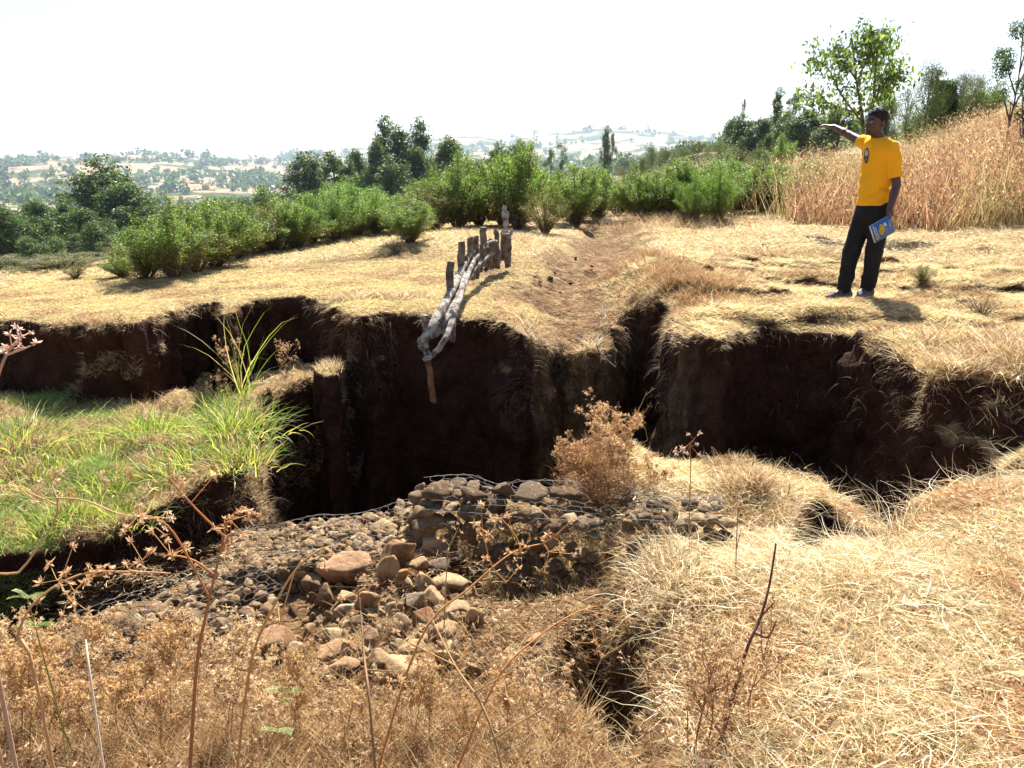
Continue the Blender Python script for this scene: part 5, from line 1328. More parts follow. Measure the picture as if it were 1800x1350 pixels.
# reddish dry stalks at right
WS = [weed_meshes(340 + i, .42, 7, .012, stem=(0.36, 0.16, 0.08), rad=.003, depth_=2, lean=.12, crumbs=60) for i in range(4)]
for j, (px_, py_) in enumerate(sorted([(1215, 1230), (1232, 1215), (1250, 1240), (1270, 1225), (1290, 1250), (1225, 1270), (1205, 1190), (1262, 1265), (1320, 1235), (1242, 1180)])):
    x, y = P(px_, py_, -.32); z = gz_at(x, y)
    weed(WS[j % 4], x, y, z, rs.rand() * 6.28, rs.uniform(.6, 1.1), 'upright reddish stalky weed, %s from left in the cluster beside the leaning stick' % ordw(j), 'reddish stalks beside the leaning stick')
for j, (px_, py_) in enumerate(((-20, 900), (30, 930), (80, 890), (130, 905), (185, 895), (240, 880), (300, 905), (345, 890), (60, 850), (215, 960))):
    x, y = P(px_, py_, -.95); z = gz_at(x, y)
    if z > -1.3: weed(WM[j % 6], x, y, z, rs.rand() * 6.28, rs.uniform(.35, .55), 'brown dry weed on the near edge of the grassy bench, %s from left' % ordw([0, 1, 3, 4, 5, 8, 9, 7, 2, 6][j]), 'dry weeds on the bench edge')
WT = [weed_meshes(350 + i, .62, 4, .014, stem=(0.48, 0.29, 0.13), rad=.0024, depth_=1, lean=.35) for i in range(4)]
tp = sorted([(30, 1330), (95, 1300), (150, 1250), (215, 1330), (260, 1230), (295, 1310), (350, 1250), (420, 1340), (455, 1260), (500, 1345), (560, 1290), (600, 1345), (645, 1300), (720, 1345), (790, 1300), (850, 1345), (885, 1270), (960, 1340), (1010, 1290), (1180, 1340), (60, 1180), (180, 1180), (330, 1150)])
for j, (px_, py_) in enumerate(tp):
    x, y = P(px_, py_, -.55); z = gz_at(x, y)
    if z > -1: weed(WT[j % 4], x, y, z, rs.rand() * 6.28, rs.uniform(.5, .95), 'thin tan stalk with few seed heads, %s from left among the foreground weeds' % ordw(j), 'thin stalks in the foreground')
# the big round dry shrub
sx, sy = P(1040, 850, -.56)
WB = [weed_meshes(360 + i, .62, 12, .018, stem=(0.46, 0.27, 0.13), hc=(0.62, 0.42, 0.22), rad=.004, depth_=3, lean=.2, crumbs=700) for i in range(3)]
rt = tag(empty('dry_shrub', (sx, sy, gz_at(sx, sy) - .02)), 'big round golden-brown dry shrub standing before the dark wall', 'shrub')
for i in range(9):
    for nm_, m_ in zip(('stems', 'seed_heads'), WB[i % 3]):
        o = obj(nm_, m_, rt, (rs.normal() * .09, rs.normal() * .07, 0)); o.rotation_euler = (rs.normal() * .15, rs.normal() * .22, i * 2.4); s = rs.uniform(.45, .72) if i > 1 else .95; o.scale = (s, s, s)
    # two meshes of one stalk keep the same pose
    o2 = list(rt.children)[-2]; o2.location = o.location.copy(); o2.rotation_euler = o.rotation_euler.copy(); o2.scale = o.scale.copy()
WA = [weed_meshes(380 + i, .6, 9, .017, stem=(0.34, 0.2, 0.11), hc=(0.5, 0.33, 0.18), rad=.0032, depth_=3, lean=.3) for i in range(3)]
# fine tangle of twigs that fills the shrub down to the ground
r_ = np.random.RandomState(66); n_ = 4200
q_ = unit(r_.normal(size=(n_, 3))) * (r_.rand(n_, 1) ** .45) * np.array([.26, .22, .22]) + (0.03, 0, .17); q_ = q_[q_[:, 2] > -.02]; n_ = len(q_)
ac = Acc(); rs = np.random.RandomState(67)
blades(q_, unit(q_ + rs.normal(size=(n_, 3)) * .6), rs.uniform(.02, .08, n_), rs.uniform(.002, .0045, n_), .2, pick([(0.46, 0.25, 0.11), (0.58, 0.35, 0.16), (0.34, 0.17, 0.08), (0.24, 0.12, 0.06)], n_, .2), 2, ac)
obj('twig_tangle', ac.mesh('twig_tangle', M_straw), rt)
def spindly(px_, py_, z, s, lab, k=0):
    x, y = P(px_, py_, z); weed(WA[k], x, y, gz_at(x, y), rs.rand() * 6, s, lab, None, 'dry_shrub', 'shrub')
spindly(440, 718, -.8, 1.0, 'airy dark twiggy weed with tiny heads before the far gully wall at left', 1)
spindly(470, 695, -.78, .75, 'golden wiry weed on the right end of the grassy bench', 2)
spindly(505, 700, -.78, .6, 'lower wiry weed next to the soil pillar', 0)
spindly(385, 725, -.82, .6, 'small dark twiggy weed among green blades on the bench', 0)
spindly(1335, 780, -.9, .35, 'greyish wiry weed in the shaded hollow', 1)
spindly(1430, 800, -.9, .32, 'grey weed tuft in shade near the hollow wall', 2)
# green grass clumps on the bench
def clump(px_, py_, z, n, L, w_, lab, cols=GREEN[:3], sp_=.12, grp='green grass clumps on the bench'):
    x, y = P(px_, py_, z); z = max(gz_at(x, y), z - .25); ac = Acc()
    b = np.stack([rs.normal(size=n) * sp_, rs.normal(size=n) * sp_, np.zeros(n)], 1)
    d = unit(b * 3 + rs.normal(size=(n, 3)) * .18 + (0, 0, .9))
    blades(b, d, rs.uniform(.5, 1.15, n) * L, rs.uniform(.7, 1.3, n) * w_, rs.uniform(.5, 1.8, n), pick(cols, n, .18), 6, ac)
    m_ = n // 3; b = b[:m_] ; blades(b, unit(d[:m_] + rs.normal(size=(m_, 3)) * .3), L * .5, w_ * .8, 2.4, pick(STRAW + BROWN[:2], m_, .15), 4, ac)
    tag(obj('grass_clump', ac.mesh('grass_clump', M_straw if cols is STRAW else M_leaf), None, (x, y, z)), lab, 'grass clump', grp)
BG = [(0.19, 0.28, 0.06), (0.26, 0.35, 0.08), (0.38, 0.44, 0.14), (0.13, 0.21, 0.05), (0.55, 0.50, 0.24)]
clump(412, 790, -.84, 420, .31, .008, 'largest bright green grass clump at the drop on the right of the bench', BG, .16)
clump(395, 735, -.82, 240, .27, .007, 'tall green clump behind the largest one', BG, .12)
clump(425, 850, -.9, 220, .26, .007, 'yellow-green clump hanging over the bench corner', BG + [(0.5, 0.45, 0.15)], .12)
clump(270, 770, -.86, 300, .33, .008, 'round green clump at the middle of the bench', BG, .13)
clump(330, 850, -.92, 300, .28, .007, 'green clump low on the bench face near its right end', BG, .15)
clump(30, 790, -.88, 340, .36, .008, 'leftmost wide green clump on the bench', BG, .22)
clump(75, 830, -.9, 200, .22, .008, 'yellowish green clump beside the leftmost one', BG + [(0.45, 0.5, 0.16)], .2)
clump(150, 800, -.88, 260, .32, .008, 'bright clump between the wide left one and the bench middle', BG, .16)
clump(190, 850, -.92, 240, .24, .007, 'pale green clump in straw in the bench middle', BG + [(0.5, 0.5, 0.2)], .16)
clump(230, 920, -.97, 200, .24, .007, 'bright clump at the lower bench edge', BG, .1)
clump(90, 940, -1.0, 170, .22, .007, 'small clump above the dark cut at lower left', BG, .1)
clump(140, 930, -1.0, 120, .2, .006, 'smallest clump at the lower bench edge', BG, .07)
clump(428, 722, -.8, 20, 1.05, .010, 'few long upright green blades rising against the dark wall', BG, .03)
clump(500, 1215, -.66, 40, .07, .005, 'tiny green fern-like sprout below the rubble pile', BG, .02, None)
clump(900, 880, -.5, 20, .06, .004, 'tiny green tuft on top of the tall basket', BG, .02, None)
clump(1320, 830, -.45, 220, .10, .004, 'rounded straw hummock beside the bare soil heap', STRAW, .12, None)
clump(1185, 790, -.6, 160, .13, .004, 'grey straw tuft at the left of the shaded hollow', STRAW, .09, None)
clump(580, 650, -.47, 220, .13, .004, 'straw wig on top of the small soil pillar', STRAW, .05, None)
clump(1655, 625, 0.0, 160, .17, .004, 'pale tuft spilling over the right plateau edge', STRAW, .14, None)
clump(1600, 870, -.32, 34, .36, .004, 'long pale stems reaching over the crack in right foreground', STRAW, .05, None)
clump(1790, 760, -.5, 500, .26, .005, 'thick straw tussock on the bank at the right edge', STRAW, .22, None)
clump(1035, 985, -.75, 420, .16, .004, 'straw clump hanging beside the right end of the tall basket', STRAW + BROWN[:2], .10, 'straw clumps by the dark crack')
clump(1000, 1035, -.8, 320, .14, .004, 'straw clump at the rim of the dark pit', STRAW + BROWN[:2], .10, 'straw clumps by the dark crack')
clump(1060, 940, -.6, 320, .13, .004, 'brown clump between the tall basket and the small-stone basket', BROWN + STRAW, .10, 'straw clumps by the dark crack')
clump(900, 1060, -.85, 260, .10, .004, 'thin grass tuft at the bottom of the dark pit', STRAW + BROWN + GREEN[:1], .12, 'straw clumps by the dark crack')
clump(1200, 1000, -.45, 300, .16, .004, 'straw clump before the small-stone basket', STRAW, .12, 'straw clumps by the dark crack')
# feathery green leaf sprays bottom left
def fern(px_, py_, y, L, lab):
    ac = Acc(); r = np.random.RandomState(int(px_)); o_ = np.array(PD(px_, py_, y)); g_ = gz_at(o_[0], o_[1])
    for k_ in range(4):
        a_ = r.uniform(-.6, .6) + (0 if k_ % 2 else 3.14); d = np.array([math.cos(a_), math.sin(a_) * .5, r.uniform(-.1, .35)]); s = spline([(0, 0, 0), d * L * .5 + (0, 0, L * .1), d * L], 26)
        tube(ac, s, .0008, 3, (0.2, 0.3, 0.08))
        for q in s[2:]:
            for sg in (-1, 1):
                b = q + np.array([-d[1], d[0], .1]) * sg * L * .15; w2 = d * L * .010
                ac.add([q - w2, q + w2, b + w2 * 1.3, b - w2 * .3], [(0, 1, 2, 3)], pick(BG, 1)[0])
    tube(ac, [(0, 0, 0), (0.01, 0.02, (g_ - o_[2]) * .5), (0, 0.0, g_ - o_[2] - .01)], .0012, 4, (0.25, 0.25, 0.1))
    tag(obj('green_seedling', ac.mesh('green_seedling', M_leaf), None, o_), lab, 'seedling', 'green seedlings in the litter')
fern(505, 1212, 2.2, .07, 'fern-leaved green seedling below the rubble pile'); fern(488, 1284, 1.9, .045, 'lower fern-leaved seedling under the first')
fern(48, 1050, 1.5, .04, 'green seedling at the left edge before the dark cut'); fern(62, 1100, 1.5, .035, 'second green seedling at the left edge')

# ------------------------------------------------------------------ the pointing man
def sdf_grid(lo, hi, h):
    n = np.ceil((np.array(hi) - lo) / h).astype(int) + 1
    return np.full(n, 0.12, np.float32), np.array(lo, float), h
def _sub(g, pts, m):
    f, lo, h = g; pts = np.array(pts, float)
    a = np.clip(((pts.min(0) - m - lo) / h).astype(int), 0, np.array(f.shape) - 1); b = np.clip(((pts.max(0) + m - lo) / h).astype(int) + 2, 1, f.shape)
    sl = tuple(slice(int(x), int(y)) for x, y in zip(a, b))
    ax = [lo[i] + h * np.arange(sl[i].start, sl[i].stop, dtype=np.float32) for i in range(3)]
    X, Y, Z = np.meshgrid(*ax, indexing='ij'); return sl, np.stack([X, Y, Z], -1)
def smin(a, b, k):
    if k <= 0: return np.minimum(a, b)
    hh = np.clip(.5 + .5 * (b - a) / k, 0, 1); return b * (1 - hh) + a * hh - k * hh * (1 - hh)
def cone(g, a, b, ra, rb, k=.02, sq=None):
    """tapered limb; sq = (direction, factor) squashes the section along a direction"""
    a = np.array(a, float); b = np.array(b, float)
    sl, p = _sub(g, [a, b], max(ra, rb) * (1.0) + .07)
    d = b - a; t = np.clip(((p - a) @ d) / (d @ d), 0, 1); q = p - a - t[..., None] * d
    if sq is not None:
        n = unit(np.array(sq[0], float)); dn = q @ n; q = q + (dn * (1 / sq[1] - 1))[..., None] * n
    v = np.sqrt((q * q).sum(-1)) - (ra + (rb - ra) * t)
    g[0][sl] = smin(g[0][sl], v, k)
def ell(g, c, r, k=.01, R3=None, sub=False):
    c = np.array(c, float); r = np.array(r, float)
    sl, p = _sub(g, [c], max(r) + .06); q = p - c
    if R3 is not None: q = q @ R3
    l = np.sqrt(((q / r) ** 2).sum(-1)); v = (l - 1) * min(r) * .5 + (l - 1) * (np.sqrt((q * q).sum(-1)) / np.maximum(l, 1e-3)) * .5
    if sub: g[0][sl] = -smin(-g[0][sl], v, k)
    else: g[0][sl] = smin(g[0][sl], v, k)
def sdf_mesh(name, g, m, attrs=None, mod=None):
    f, lo, h = g; V, F = surface_nets(f, lo, h)
    nn, F = vnorm2(V, F)
    if mod is not None: V = V + nn * mod(V, nn)[:, None]
    at = attrs(V, nn) if attrs else None
    return make_mesh(name, V, F, m, at)
def vnorm2(V, F):
    n = np.zeros_like(V); fn = fnormals(V, F)
    vol = (V[F].mean(1) * fn).sum()
    if vol < 0: F = F[:, ::-1]; fn = -fn
    for q in range(F.shape[1]): np.add.at(n, F[:, q], fn)
    return unit(n), F
px0, py0 = P(1502, 521, 0.0)
pz0 = gz_at(px0, py0)
man = tag(empty('person', (px0, py0, pz0)), 'man in yellow t-shirt and black trousers pointing left with outstretched arm', 'person')
S_ = .00535
def L3(px_, py_, dep=0.0):   # pixel of the photograph read off as a local coordinate of the figure, dep = away from the viewer
    return np.array(PD(px_, py_, py0 + dep)) - np.array([px0, py0, pz0])
M_skin = mat('dark_skin', base=(0.075, 0.036, 0.024), rough=.5, spec=.4, noise=[(30, (0.06, 0.028, 0.02), .4, .7)])
M_skinA = mat('dark_skin_painted', attr=True, rough=.45, spec=.45)
M_shirt = mat('yellow_cotton', attr=True, rough=.85, spec=.15, sss=.15, bump=(160, .15, .002))
M_trouser = mat('black_denim', base=(0.013, 0.012, 0.014), rough=.85, spec=.2, noise=[(12, (0.022, 0.02, 0.022), .5, .75)], bump=(220, .2, .002))
M_hair = mat('black_hair', base=(0.012, 0.010, 0.010), rough=.75, spec=.3, bump=(260, .9, .004))
M_shoe = mat('blue_canvas', base=(0.075, 0.085, 0.13), rough=.8, noise=[(20, (0.16, 0.15, 0.16), .55, .7)])
M_sole = mat('shoe_sole', base=(0.50, 0.43, 0.33), rough=.7)
LS, RS = L3(1570, 262, -.16), L3(1522, 253, .12)
LE, LW = L3(1576, 325, -.20), L3(1563, 372, -.27)
RE, RW = L3(1494, 238, .30), L3(1466, 223, .48)
NK, HD = L3(1547, 243, -.02), L3(1539, 216, -.01)
CH = (LS + RS) / 2 + (0, 0, -.10); BE = L3(1538, 320, 0); PV = L3(1536, 368, 0)
across = unit(LS - RS); across[2] = 0; across = unit(across); fwd = unit(np.cross(across, (0, 0, 1.0)));
if fwd[0] > 0: fwd = -fwd
HL, HR = PV + across * .085 + (0, 0, -.02), PV - across * .085 + (0, 0, -.02)
KL, KR = L3(1537, 440, -.07), L3(1497, 442, .05)
AL, AR = L3(1525, 505, -.06), L3(1484, 507, .06)
# body
g = sdf_grid((-.75, -.5, 0), (.65, .8, 1.82), .0075)
cone(g, CH + (0, 0, .05), BE, .125, .115, .05, (fwd, .72)); cone(g, BE, PV, .115, .135, .05, (fwd, .75))
cone(g, LS + (-.01, 0, 0), RS, .052, .052, .05)
cone(g, CH + (0, 0, .12), HD + (0.01, 0, -.06), .058, .052, .03)
for (a_, b_, c_, r1, r2, r3) in ((LS, LE, LW, .050, .038, .026), (RS, RE, RW, .048, .037, .026)):
    cone(g, a_, b_, r1, r2, .02); cone(g, b_, b_ * .65 + c_ * .35, r2 * .98, r2 * .98, .012); cone(g, b_ * .65 + c_ * .35, c_, r2 * .98, r3, .012)
for (a_, b_, c_) in ((HL, KL, AL), (HR, KR, AR)):
    cone(g, a_, b_, .082, .052, .03); cone(g, b_, b_ * .6 + c_ * .4, .05, .05, .02); cone(g, b_ * .6 + c_ * .4, c_, .05, .036, .02)
    cone(g, c_, c_ + fwd * .10 + (0, 0, -.05), .034, .026, .02)
# head, turned to the left of the picture
hf = unit(np.array([-.93, -.36, .02])); hs = unit(np.cross(hf, (0, 0, 1.0))); hu = np.cross(hs, hf)
RH = np.stack([hf, hs, hu], 1)
def hp(f_, s_, u_): return HD + hf * f_ + hs * s_ + hu * u_
ell(g, hp(-.012, 0, .035), (.095, .076, .088), .02, RH)
ell(g, hp(.030, 0, -.022), (.062, .058, .080), .03, RH)
ell(g, hp(.050, 0, -.082), (.030, .034, .026), .02, RH)          # chin
cone(g, hp(-.02, -.052, -.045), hp(.045, -.022, -.085), .018, .016, .02); cone(g, hp(-.02, .052, -.045), hp(.045, .022, -.085), .018, .016, .02)
for q in (-.030, .030):
    ell(g, hp(.070, q, .022), (.014, .020, .008), .010, RH)      # brow
    ell(g, hp(.083, q, .004), (.014, .014, .010), .006, RH, sub=True)
    ell(g, hp(.074, q, .003), (.0125, .0135, .0105), .002, RH)   # eyeball
    ell(g, hp(.060, q * 1.25, -.022), (.022, .018, .018), .015, RH)  # cheek
cone(g, hp(.084, 0, .012), hp(.104, 0, -.022), .007, .0115, .008)
for q in (-.013, .013): ell(g, hp(.092, q, -.027), (.011, .009, .008), .005, RH)
ell(g, hp(.088, 0, -.047), (.012, .024, .0065), .004, RH); ell(g, hp(.085, 0, -.060), (.012, .021, .0075), .004, RH)
for q in (-1, 1):
    ell(g, hp(-.012, q * .078, -.005), (.020, .009, .031), .005, RH); ell(g, hp(-.008, q * .086, .0), (.010, .006, .018), .004, RH, sub=True)
# hands
def hand(W, d, nrm, side, curls, spread, L=.078, flat=.012):
    """W wrist, d pointing direction of the palm, nrm palm normal; curls per finger"""
    d = unit(d); nrm = unit(nrm - d * (nrm @ d)); s = np.cross(d, nrm) * side
    for q in (-.026, -.009, .009, .026):
        cone(g, W + d * .005 + s * q * .5, W + d * .082 + s * q, .016, .0125, .010, (nrm, .85))
    for i, (q, ln) in enumerate(((-.030, .066), (-.010, .076), (.010, .070), (.029, .055))):
        p0 = W + d * .085 + s * q; c = curls[i]; dd = unit(d + s * spread * q * 12)
        for k_, (fr, r_) in enumerate(((.45, .0095), (.32, .0088), (.23, .0078))):
            dd = unit(dd * math.cos(c) + nrm * math.sin(c)); p1 = p0 + dd * ln * fr; cone(g, p0, p1, r_, r_ * .92, .003); p0 = p1
    t0 = W + d * .022 - s * .026; t1 = t0 + unit(d * .7 - s * .7 + nrm * .25) * .036; t2 = t1 + unit(d * .9 - s * .3 + nrm * .3) * .030; t3 = t2 + unit(d * .95 + nrm * .3) * .022
    cone(g, t0, t1, .014, .0115, .008); cone(g, t1, t2, .0110, .0098, .004); cone(g, t2, t3, .0098, .0085, .003)
hand(RW, L3(1444, 219, .58) - RW, np.array([0, 0, -1.0]), 1, (.02, .14, .24, .34), .9)
ld = L3(1557, 397, -.28) - LW
hand(LW, ld, np.array([-.75, .55, 0]), -1, (.75, .85, .9, .95), .1)
def skin_cols(V, n):
    c = np.tile([0.075, 0.036, 0.025], (len(V), 1)); q = (V - HD) @ RH
    lip = (np.abs(q[:, 2] + .054) < .011) & (q[:, 0] > .078) & (np.abs(q[:, 1]) < .024); c[lip] = (0.10, 0.04, 0.035)
    mus = (np.abs(q[:, 2] + .038) < .007) & (q[:, 0] > .075) & (np.abs(q[:, 1]) < .026); c[mus] = (0.018, 0.012, 0.01)
    bea = (q[:, 2] < -.068) & (q[:, 0] > .045) & (np.abs(q[:, 1]) < .03); c[bea] = (0.025, 0.015, 0.012)
    for s_ in (-1, 1):
        e = (q[:, 0] > .076) & (((q[:, 1] - s_ * .030) / .011) ** 2 + ((q[:, 2] - .003) / .006) ** 2 < 1); c[e] = (0.45, 0.40, 0.36)
        e = (q[:, 0] > .078) & (((q[:, 1] - s_ * .030) / .005) ** 2 + ((q[:, 2] - .003) / .006) ** 2 < 1); c[e] = (0.01, 0.008, 0.008)
        e = (q[:, 0] > .05) & (np.abs(q[:, 2] - .027) < .005) & (np.abs(q[:, 1] - s_ * .031) < .020); c[e] = (0.015, 0.01, 0.01)
    return {'Col': c}
body = obj('body', sdf_mesh('body', g, M_skinA, skin_cols), man)
# hair: close cap over the skull
gh = sdf_grid(HD - .16, HD + .18, .004)
ell(gh, hp(-.018, 0, .044), (.097, .081, .090), .0, RH)
cut = sdf_grid(HD - .16, HD + .18, .004)
sl, p = _sub(cut, [HD - .16, HD + .18], 0); q = (p - HD) @ RH
plane = np.maximum(.0, 0) + (-(q[..., 2] - np.interp(q[..., 0], [-.12, -.03, .0, .03, .07, .1], [-.045, -.03, .012, .035, .060, .07])))
gh[0][sl] = np.maximum(gh[0][sl], plane.astype(np.float32) * .7)
obj('hair', sdf_mesh('hair', gh, M_hair, None, lambda V, n: .006 * noise3(V * 110, 3) + .003), man)
# t-shirt
g = sdf_grid((-.2, -.45, .70), (.60, .6, 1.62), .0065)
HEM = L3(1537, 362, 0)
cone(g, CH + (0, 0, .045), BE, .152, .142, .05, (fwd, .76)); cone(g, BE, HEM + (0, 0, -.06), .142, .170, .06, (fwd, .86))
cone(g, LS + (-.02, 0, .008), RS + (0.01, 0, .008), .066, .064, .05); cone(g, NK + (0, 0, -.03), NK + (0, 0, .0), .085, .072, .04, (fwd, .9))
rd_ = unit(RE - RS); ld_ = unit(LE - LS)
gs = sdf_grid((-.2, -.45, .70), (.60, .6, 1.62), .0065); gr = sdf_grid((-.2, -.45, .70), (.60, .6, 1.62), .0065)
cone(gs, LS + (-.02, 0, .008), LS + (LE - LS) * .95, .070, .066, .0); cone(gr, RS, RS + (RE - RS) * .6, .064, .062, .0)
f, lo, h_ = g
sl, p = _sub(g, [lo, lo + np.array(f.shape) * h_], 0)
hemz = HEM[2] + .012 * np.sin(p[..., 0] * 14) + (p[..., 0] - HEM[0]) * -.10
v = np.maximum(f, (hemz - p[..., 2]) * 1.0)
v = smin(v, np.maximum(gs[0], (p - LS - ld_ * np.linalg.norm(LE - LS) * .80) @ ld_), .02)
v = smin(v, np.maximum(gr[0], (p - RS - rd_ * np.linalg.norm(RE - RS) * .36) @ rd_), .02)
nkd = np.sqrt((((p - NK - (0, 0, .028)) / (.078, .078, .055)) ** 2).sum(-1)); v = np.maximum(v, (1 - nkd) * .05)
g = (v.astype(np.float32), lo, h_)
def folds(V, n):
    q = V - BE
    d = .010 * noise3(np.stack([q @ across * 5, q @ fwd * 5, q[:, 2] * 13 + (q @ across) * 9], 1), 71) + .006 * noise3(np.stack([q @ across * 11, q @ fwd * 9, q[:, 2] * 20 - (q @ across) * 14], 1), 72)
    sw = np.clip((1.25 - V[:, 2]) / .3, .25, 1) * np.clip((V[:, 2] - HEM[2] - .02) / .12, .15, 1)
    return d * sw * 3.2 - .016 * np.exp(-((V[:, 2] - 1.04 - .1 * (q @ across)) / .016) ** 2) * (V[:, 0] > .05)
def shirt_cols(V, n):
    c = np.tile([0.86, 0.40, 0.012], (len(V), 1)); c *= 1 + .04 * noise3(V * 9, 4)[:, None]
    ctr = CH + (0, 0, .02) + fwd * .1 - across * .035
    q = V - ctr; u = q @ across; w_ = q[:, 2]; fr = (n @ fwd) > .35
    e = fr & ((u / .036) ** 2 + (w_ / .070) ** 2 < 1); c[e] = (0.03, 0.045, 0.05)
    e = fr & ((u / .022) ** 2 + ((w_ - .02) / .03) ** 2 < 1); c[e] = (0.45, 0.42, 0.32)
    e = fr & ((u / .014) ** 2 + ((w_ + .035) / .018) ** 2 < 1); c[e] = (0.12, 0.2, 0.22)
    return {'Col': c}
obj('t_shirt', sdf_mesh('t_shirt', g, M_shirt, shirt_cols, folds), man)
# trousers
g = sdf_grid((-.4, -.4, .03), (.5, .5, 1.0), .0065)
WB_ = PV + (0, 0, .05)
cone(g, WB_ + (0, 0, .03), PV, .140, .155, .03, (fwd, .80)); cone(g, PV, PV + (0, 0, -.06), .15, .13, .05, (fwd, .85))
for (a_, b_, c_, fl) in ((HL, KL, AL, .066), (HR, KR, AR, .066)):
    cone(g, a_ + (0, 0, .0), b_, .100, .078, .03); cone(g, b_, c_ + (0, 0, .01), .078, fl, .02)
f, lo, h_ = g; sl, p = _sub(g, [lo, lo + np.array(f.shape) * h_], 0)
v = np.maximum(f, (.055 - p[..., 2])); v = np.maximum(v, (p[..., 2] - WB_[2] - .04)); g = (v.astype(np.float32), lo, h_)
obj('trousers', sdf_mesh('trousers', g, M_trouser, None, lambda V, n: .012 * noise3(V * (7, 7, 14), 81) * np.clip((.95 - V[:, 2]), .3, 1) + .007 * noise3(V * (9, 9, 26), 82) * (V[:, 2] < .3)), man)
# shoes, toes to the left
for (A_, fd, nm) in ((AR, unit(np.array([-.95, -.25, 0])), 'r'), (AL, unit(np.array([-.72, -.62, 0])), 'l')):
    c0 = np.array([A_[0], A_[1], 0]); g0 = float(gz_at(px0 + A_[0], py0 + A_[1]) - pz0); c0[2] = max(min(g0, .03), -.03)
    g = sdf_grid(c0 + (-.3, -.3, -.03), c0 + (.3, .3, .16), .005)
    cone(g, c0 + (0, 0, .075) - fd * .03, c0 + (0, 0, .052) - fd * .045, .046, .045, .02); cone(g, c0 + (0, 0, .050) - fd * .04, c0 + fd * .10 + (0, 0, .038), .044, .040, .02); cone(g, c0 + fd * .10 + (0, 0, .036), c0 + fd * .165 + (0, 0, .030), .040, .028, .02)
    f, lo, h_ = g; sl, p = _sub(g, [lo, lo + np.array(f.shape) * h_], 0); f = np.maximum(f, c0[2] + .022 - p[..., 2]).astype(np.float32)
    sh = obj('shoe', sdf_mesh('shoe', (f, lo, h_), M_shoe), man)
    g = sdf_grid(c0 + (-.3, -.3, -.03), c0 + (.3, .3, .1), .005)
    cone(g, c0 - fd * .045 + (0, 0, .01), c0 + fd * .08 + (0, 0, .01), .047, .044, .02); cone(g, c0 + fd * .08 + (0, 0, .01), c0 + fd * .165 + (0, 0, .01), .044, .034, .02)
    f, lo, h_ = g; sl, p = _sub(g, [lo, lo + np.array(f.shape) * h_], 0); f = np.maximum(np.maximum(f, c0[2] - .006 - p[..., 2]), p[..., 2] - c0[2] - .024).astype(np.float32)
    obj('sole', sdf_mesh('sole', (f, lo, h_), M_sole), sh)
# the book: corners read from the photograph, held in the hanging hand
yb = LW[1] - .045
def LB(px_, py_, d_=0): return L3(px_, py_, yb + d_)
A0, B0, C0 = LB(1531, 397, -.04), LB(1538, 427, -.04), LB(1573, 407, .03)
ux = unit(C0 - B0); uy = A0 - B0; hy_b = .165; uy = unit(uy - ux * (uy @ ux)); un = np.cross(ux, uy)
if un[1] > 0: un = -un
W_, H_ = .225, .165
B0w = B0 + (px0, py0, pz0)
book = tag(empty('book', B0w), 'blue book with yellow and green picture held in the man\'s lowered hand', 'book')
def slab(name, x0, x1, y0, y1, z0, z1, m, par):
    ac = Acc(); c = [(x, y, z) for x in (x0, x1) for y in (y0, y1) for z in (z0, z1)]
    V = [ux * x + uy * y + un * z for x, y, z in c]
    ac.add(V, [(0, 1, 3, 2), (4, 6, 7, 5), (0, 4, 5, 1), (2, 3, 7, 6), (0, 2, 6, 4), (1, 5, 7, 3)]); return obj(name, ac.mesh(name, m, False), par)
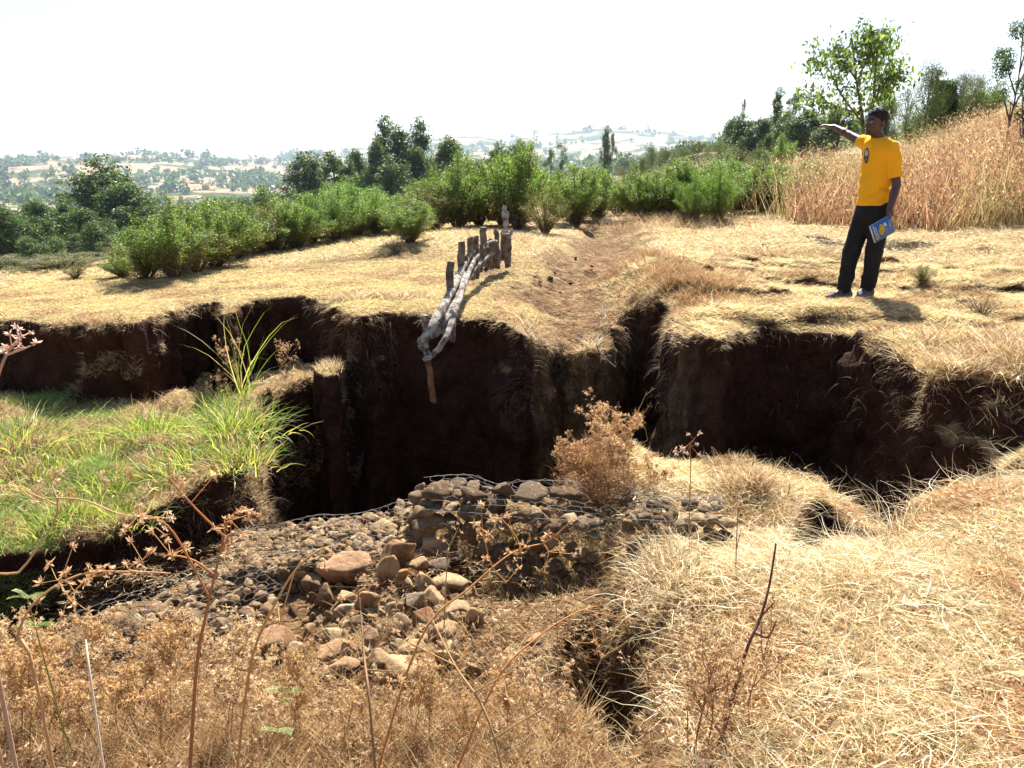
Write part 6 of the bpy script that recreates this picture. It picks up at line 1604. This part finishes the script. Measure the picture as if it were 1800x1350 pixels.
M_blue = mat('blue_cover', base=(0.035, 0.13, 0.36), rough=.35, spec=.5, noise=[(18, (0.02, 0.22, 0.42), .5, .7)]); M_page = mat('paper', base=(0.75, 0.73, 0.58)); M_red = mat('dull_red_print', base=(0.30, 0.14, 0.16)); M_wh = mat('white_print', base=(0.75, 0.75, 0.72))
M_gr = mat('yellow_green_print', base=(0.45, 0.48, 0.02), noise=[(60, (0.10, 0.30, 0.03), .45, .6)]); M_or = mat('orange_print', base=(0.75, 0.22, 0.03)); M_lil = mat('lilac_print', base=(0.32, 0.28, 0.5))
cv = slab('front_cover', 0, W_, 0, H_, .008, .0095, M_blue, book); slab('back_cover', 0, W_, 0, H_, -.0095, -.008, M_blue, book); slab('pages', .001, W_ - .003, .002, H_ - .002, -.0078, .0078, M_page, book)
rb = np.random.RandomState(3)
def strip(nm, x0, x1, y0, y1, m, z=.0100): return slab(nm, x0, x1, y0, y1, .0096, z, m, cv)
ac = Acc()
def patch(ac, poly, z):
    V = [ux * x + uy * y + un * z for x, y in poly]; n_ = len(V); c_ = np.mean(V, 0); ac.add(np.vstack([V, [c_]]), [(i, (i + 1) % n_, n_) for i in range(n_)])
y = .018      # title set along the short side, too small to read
while y < .145:
    w1 = rb.uniform(.006, .012); patch(ac, [(.022, y), (.032, y), (.032, y + w1 * .6), (.026, y + w1 * .75), (.022, y + w1 * .55)], .0101); y += w1 + .002
obj('title_lettering', ac.mesh('title_lettering', M_wh, False), cv)
strip('title_band', .040, .054, .020, .140, M_red)
ac = Acc(); y = .026
while y < .132: w1 = rb.uniform(.004, .008); patch(ac, [(.044, y), (.050, y), (.050, y + w1 * .7), (.044, y + w1 * .7)], .0104); y += w1 + .002
obj('subtitle_lettering', ac.mesh('subtitle_lettering', M_wh, False), cv)
ac = Acc(); patch(ac, [(.072, .045), (.100, .034), (.128, .060), (.135, .095), (.120, .128), (.095, .135), (.085, .100), (.070, .080)], .0101); obj('orange_picture', ac.mesh('orange_picture', M_or, False), cv)
ac = Acc(); patch(ac, [(.070, .055), (.088, .060), (.116, .082), (.124, .112), (.108, .126), (.090, .110), (.076, .086)], .0104); obj('green_picture', ac.mesh('green_picture', M_gr, False), cv)
strip('white_label', .140, .162, .098, .128, M_page); strip('corner_print', .190, .206, .060, .125, M_lil)
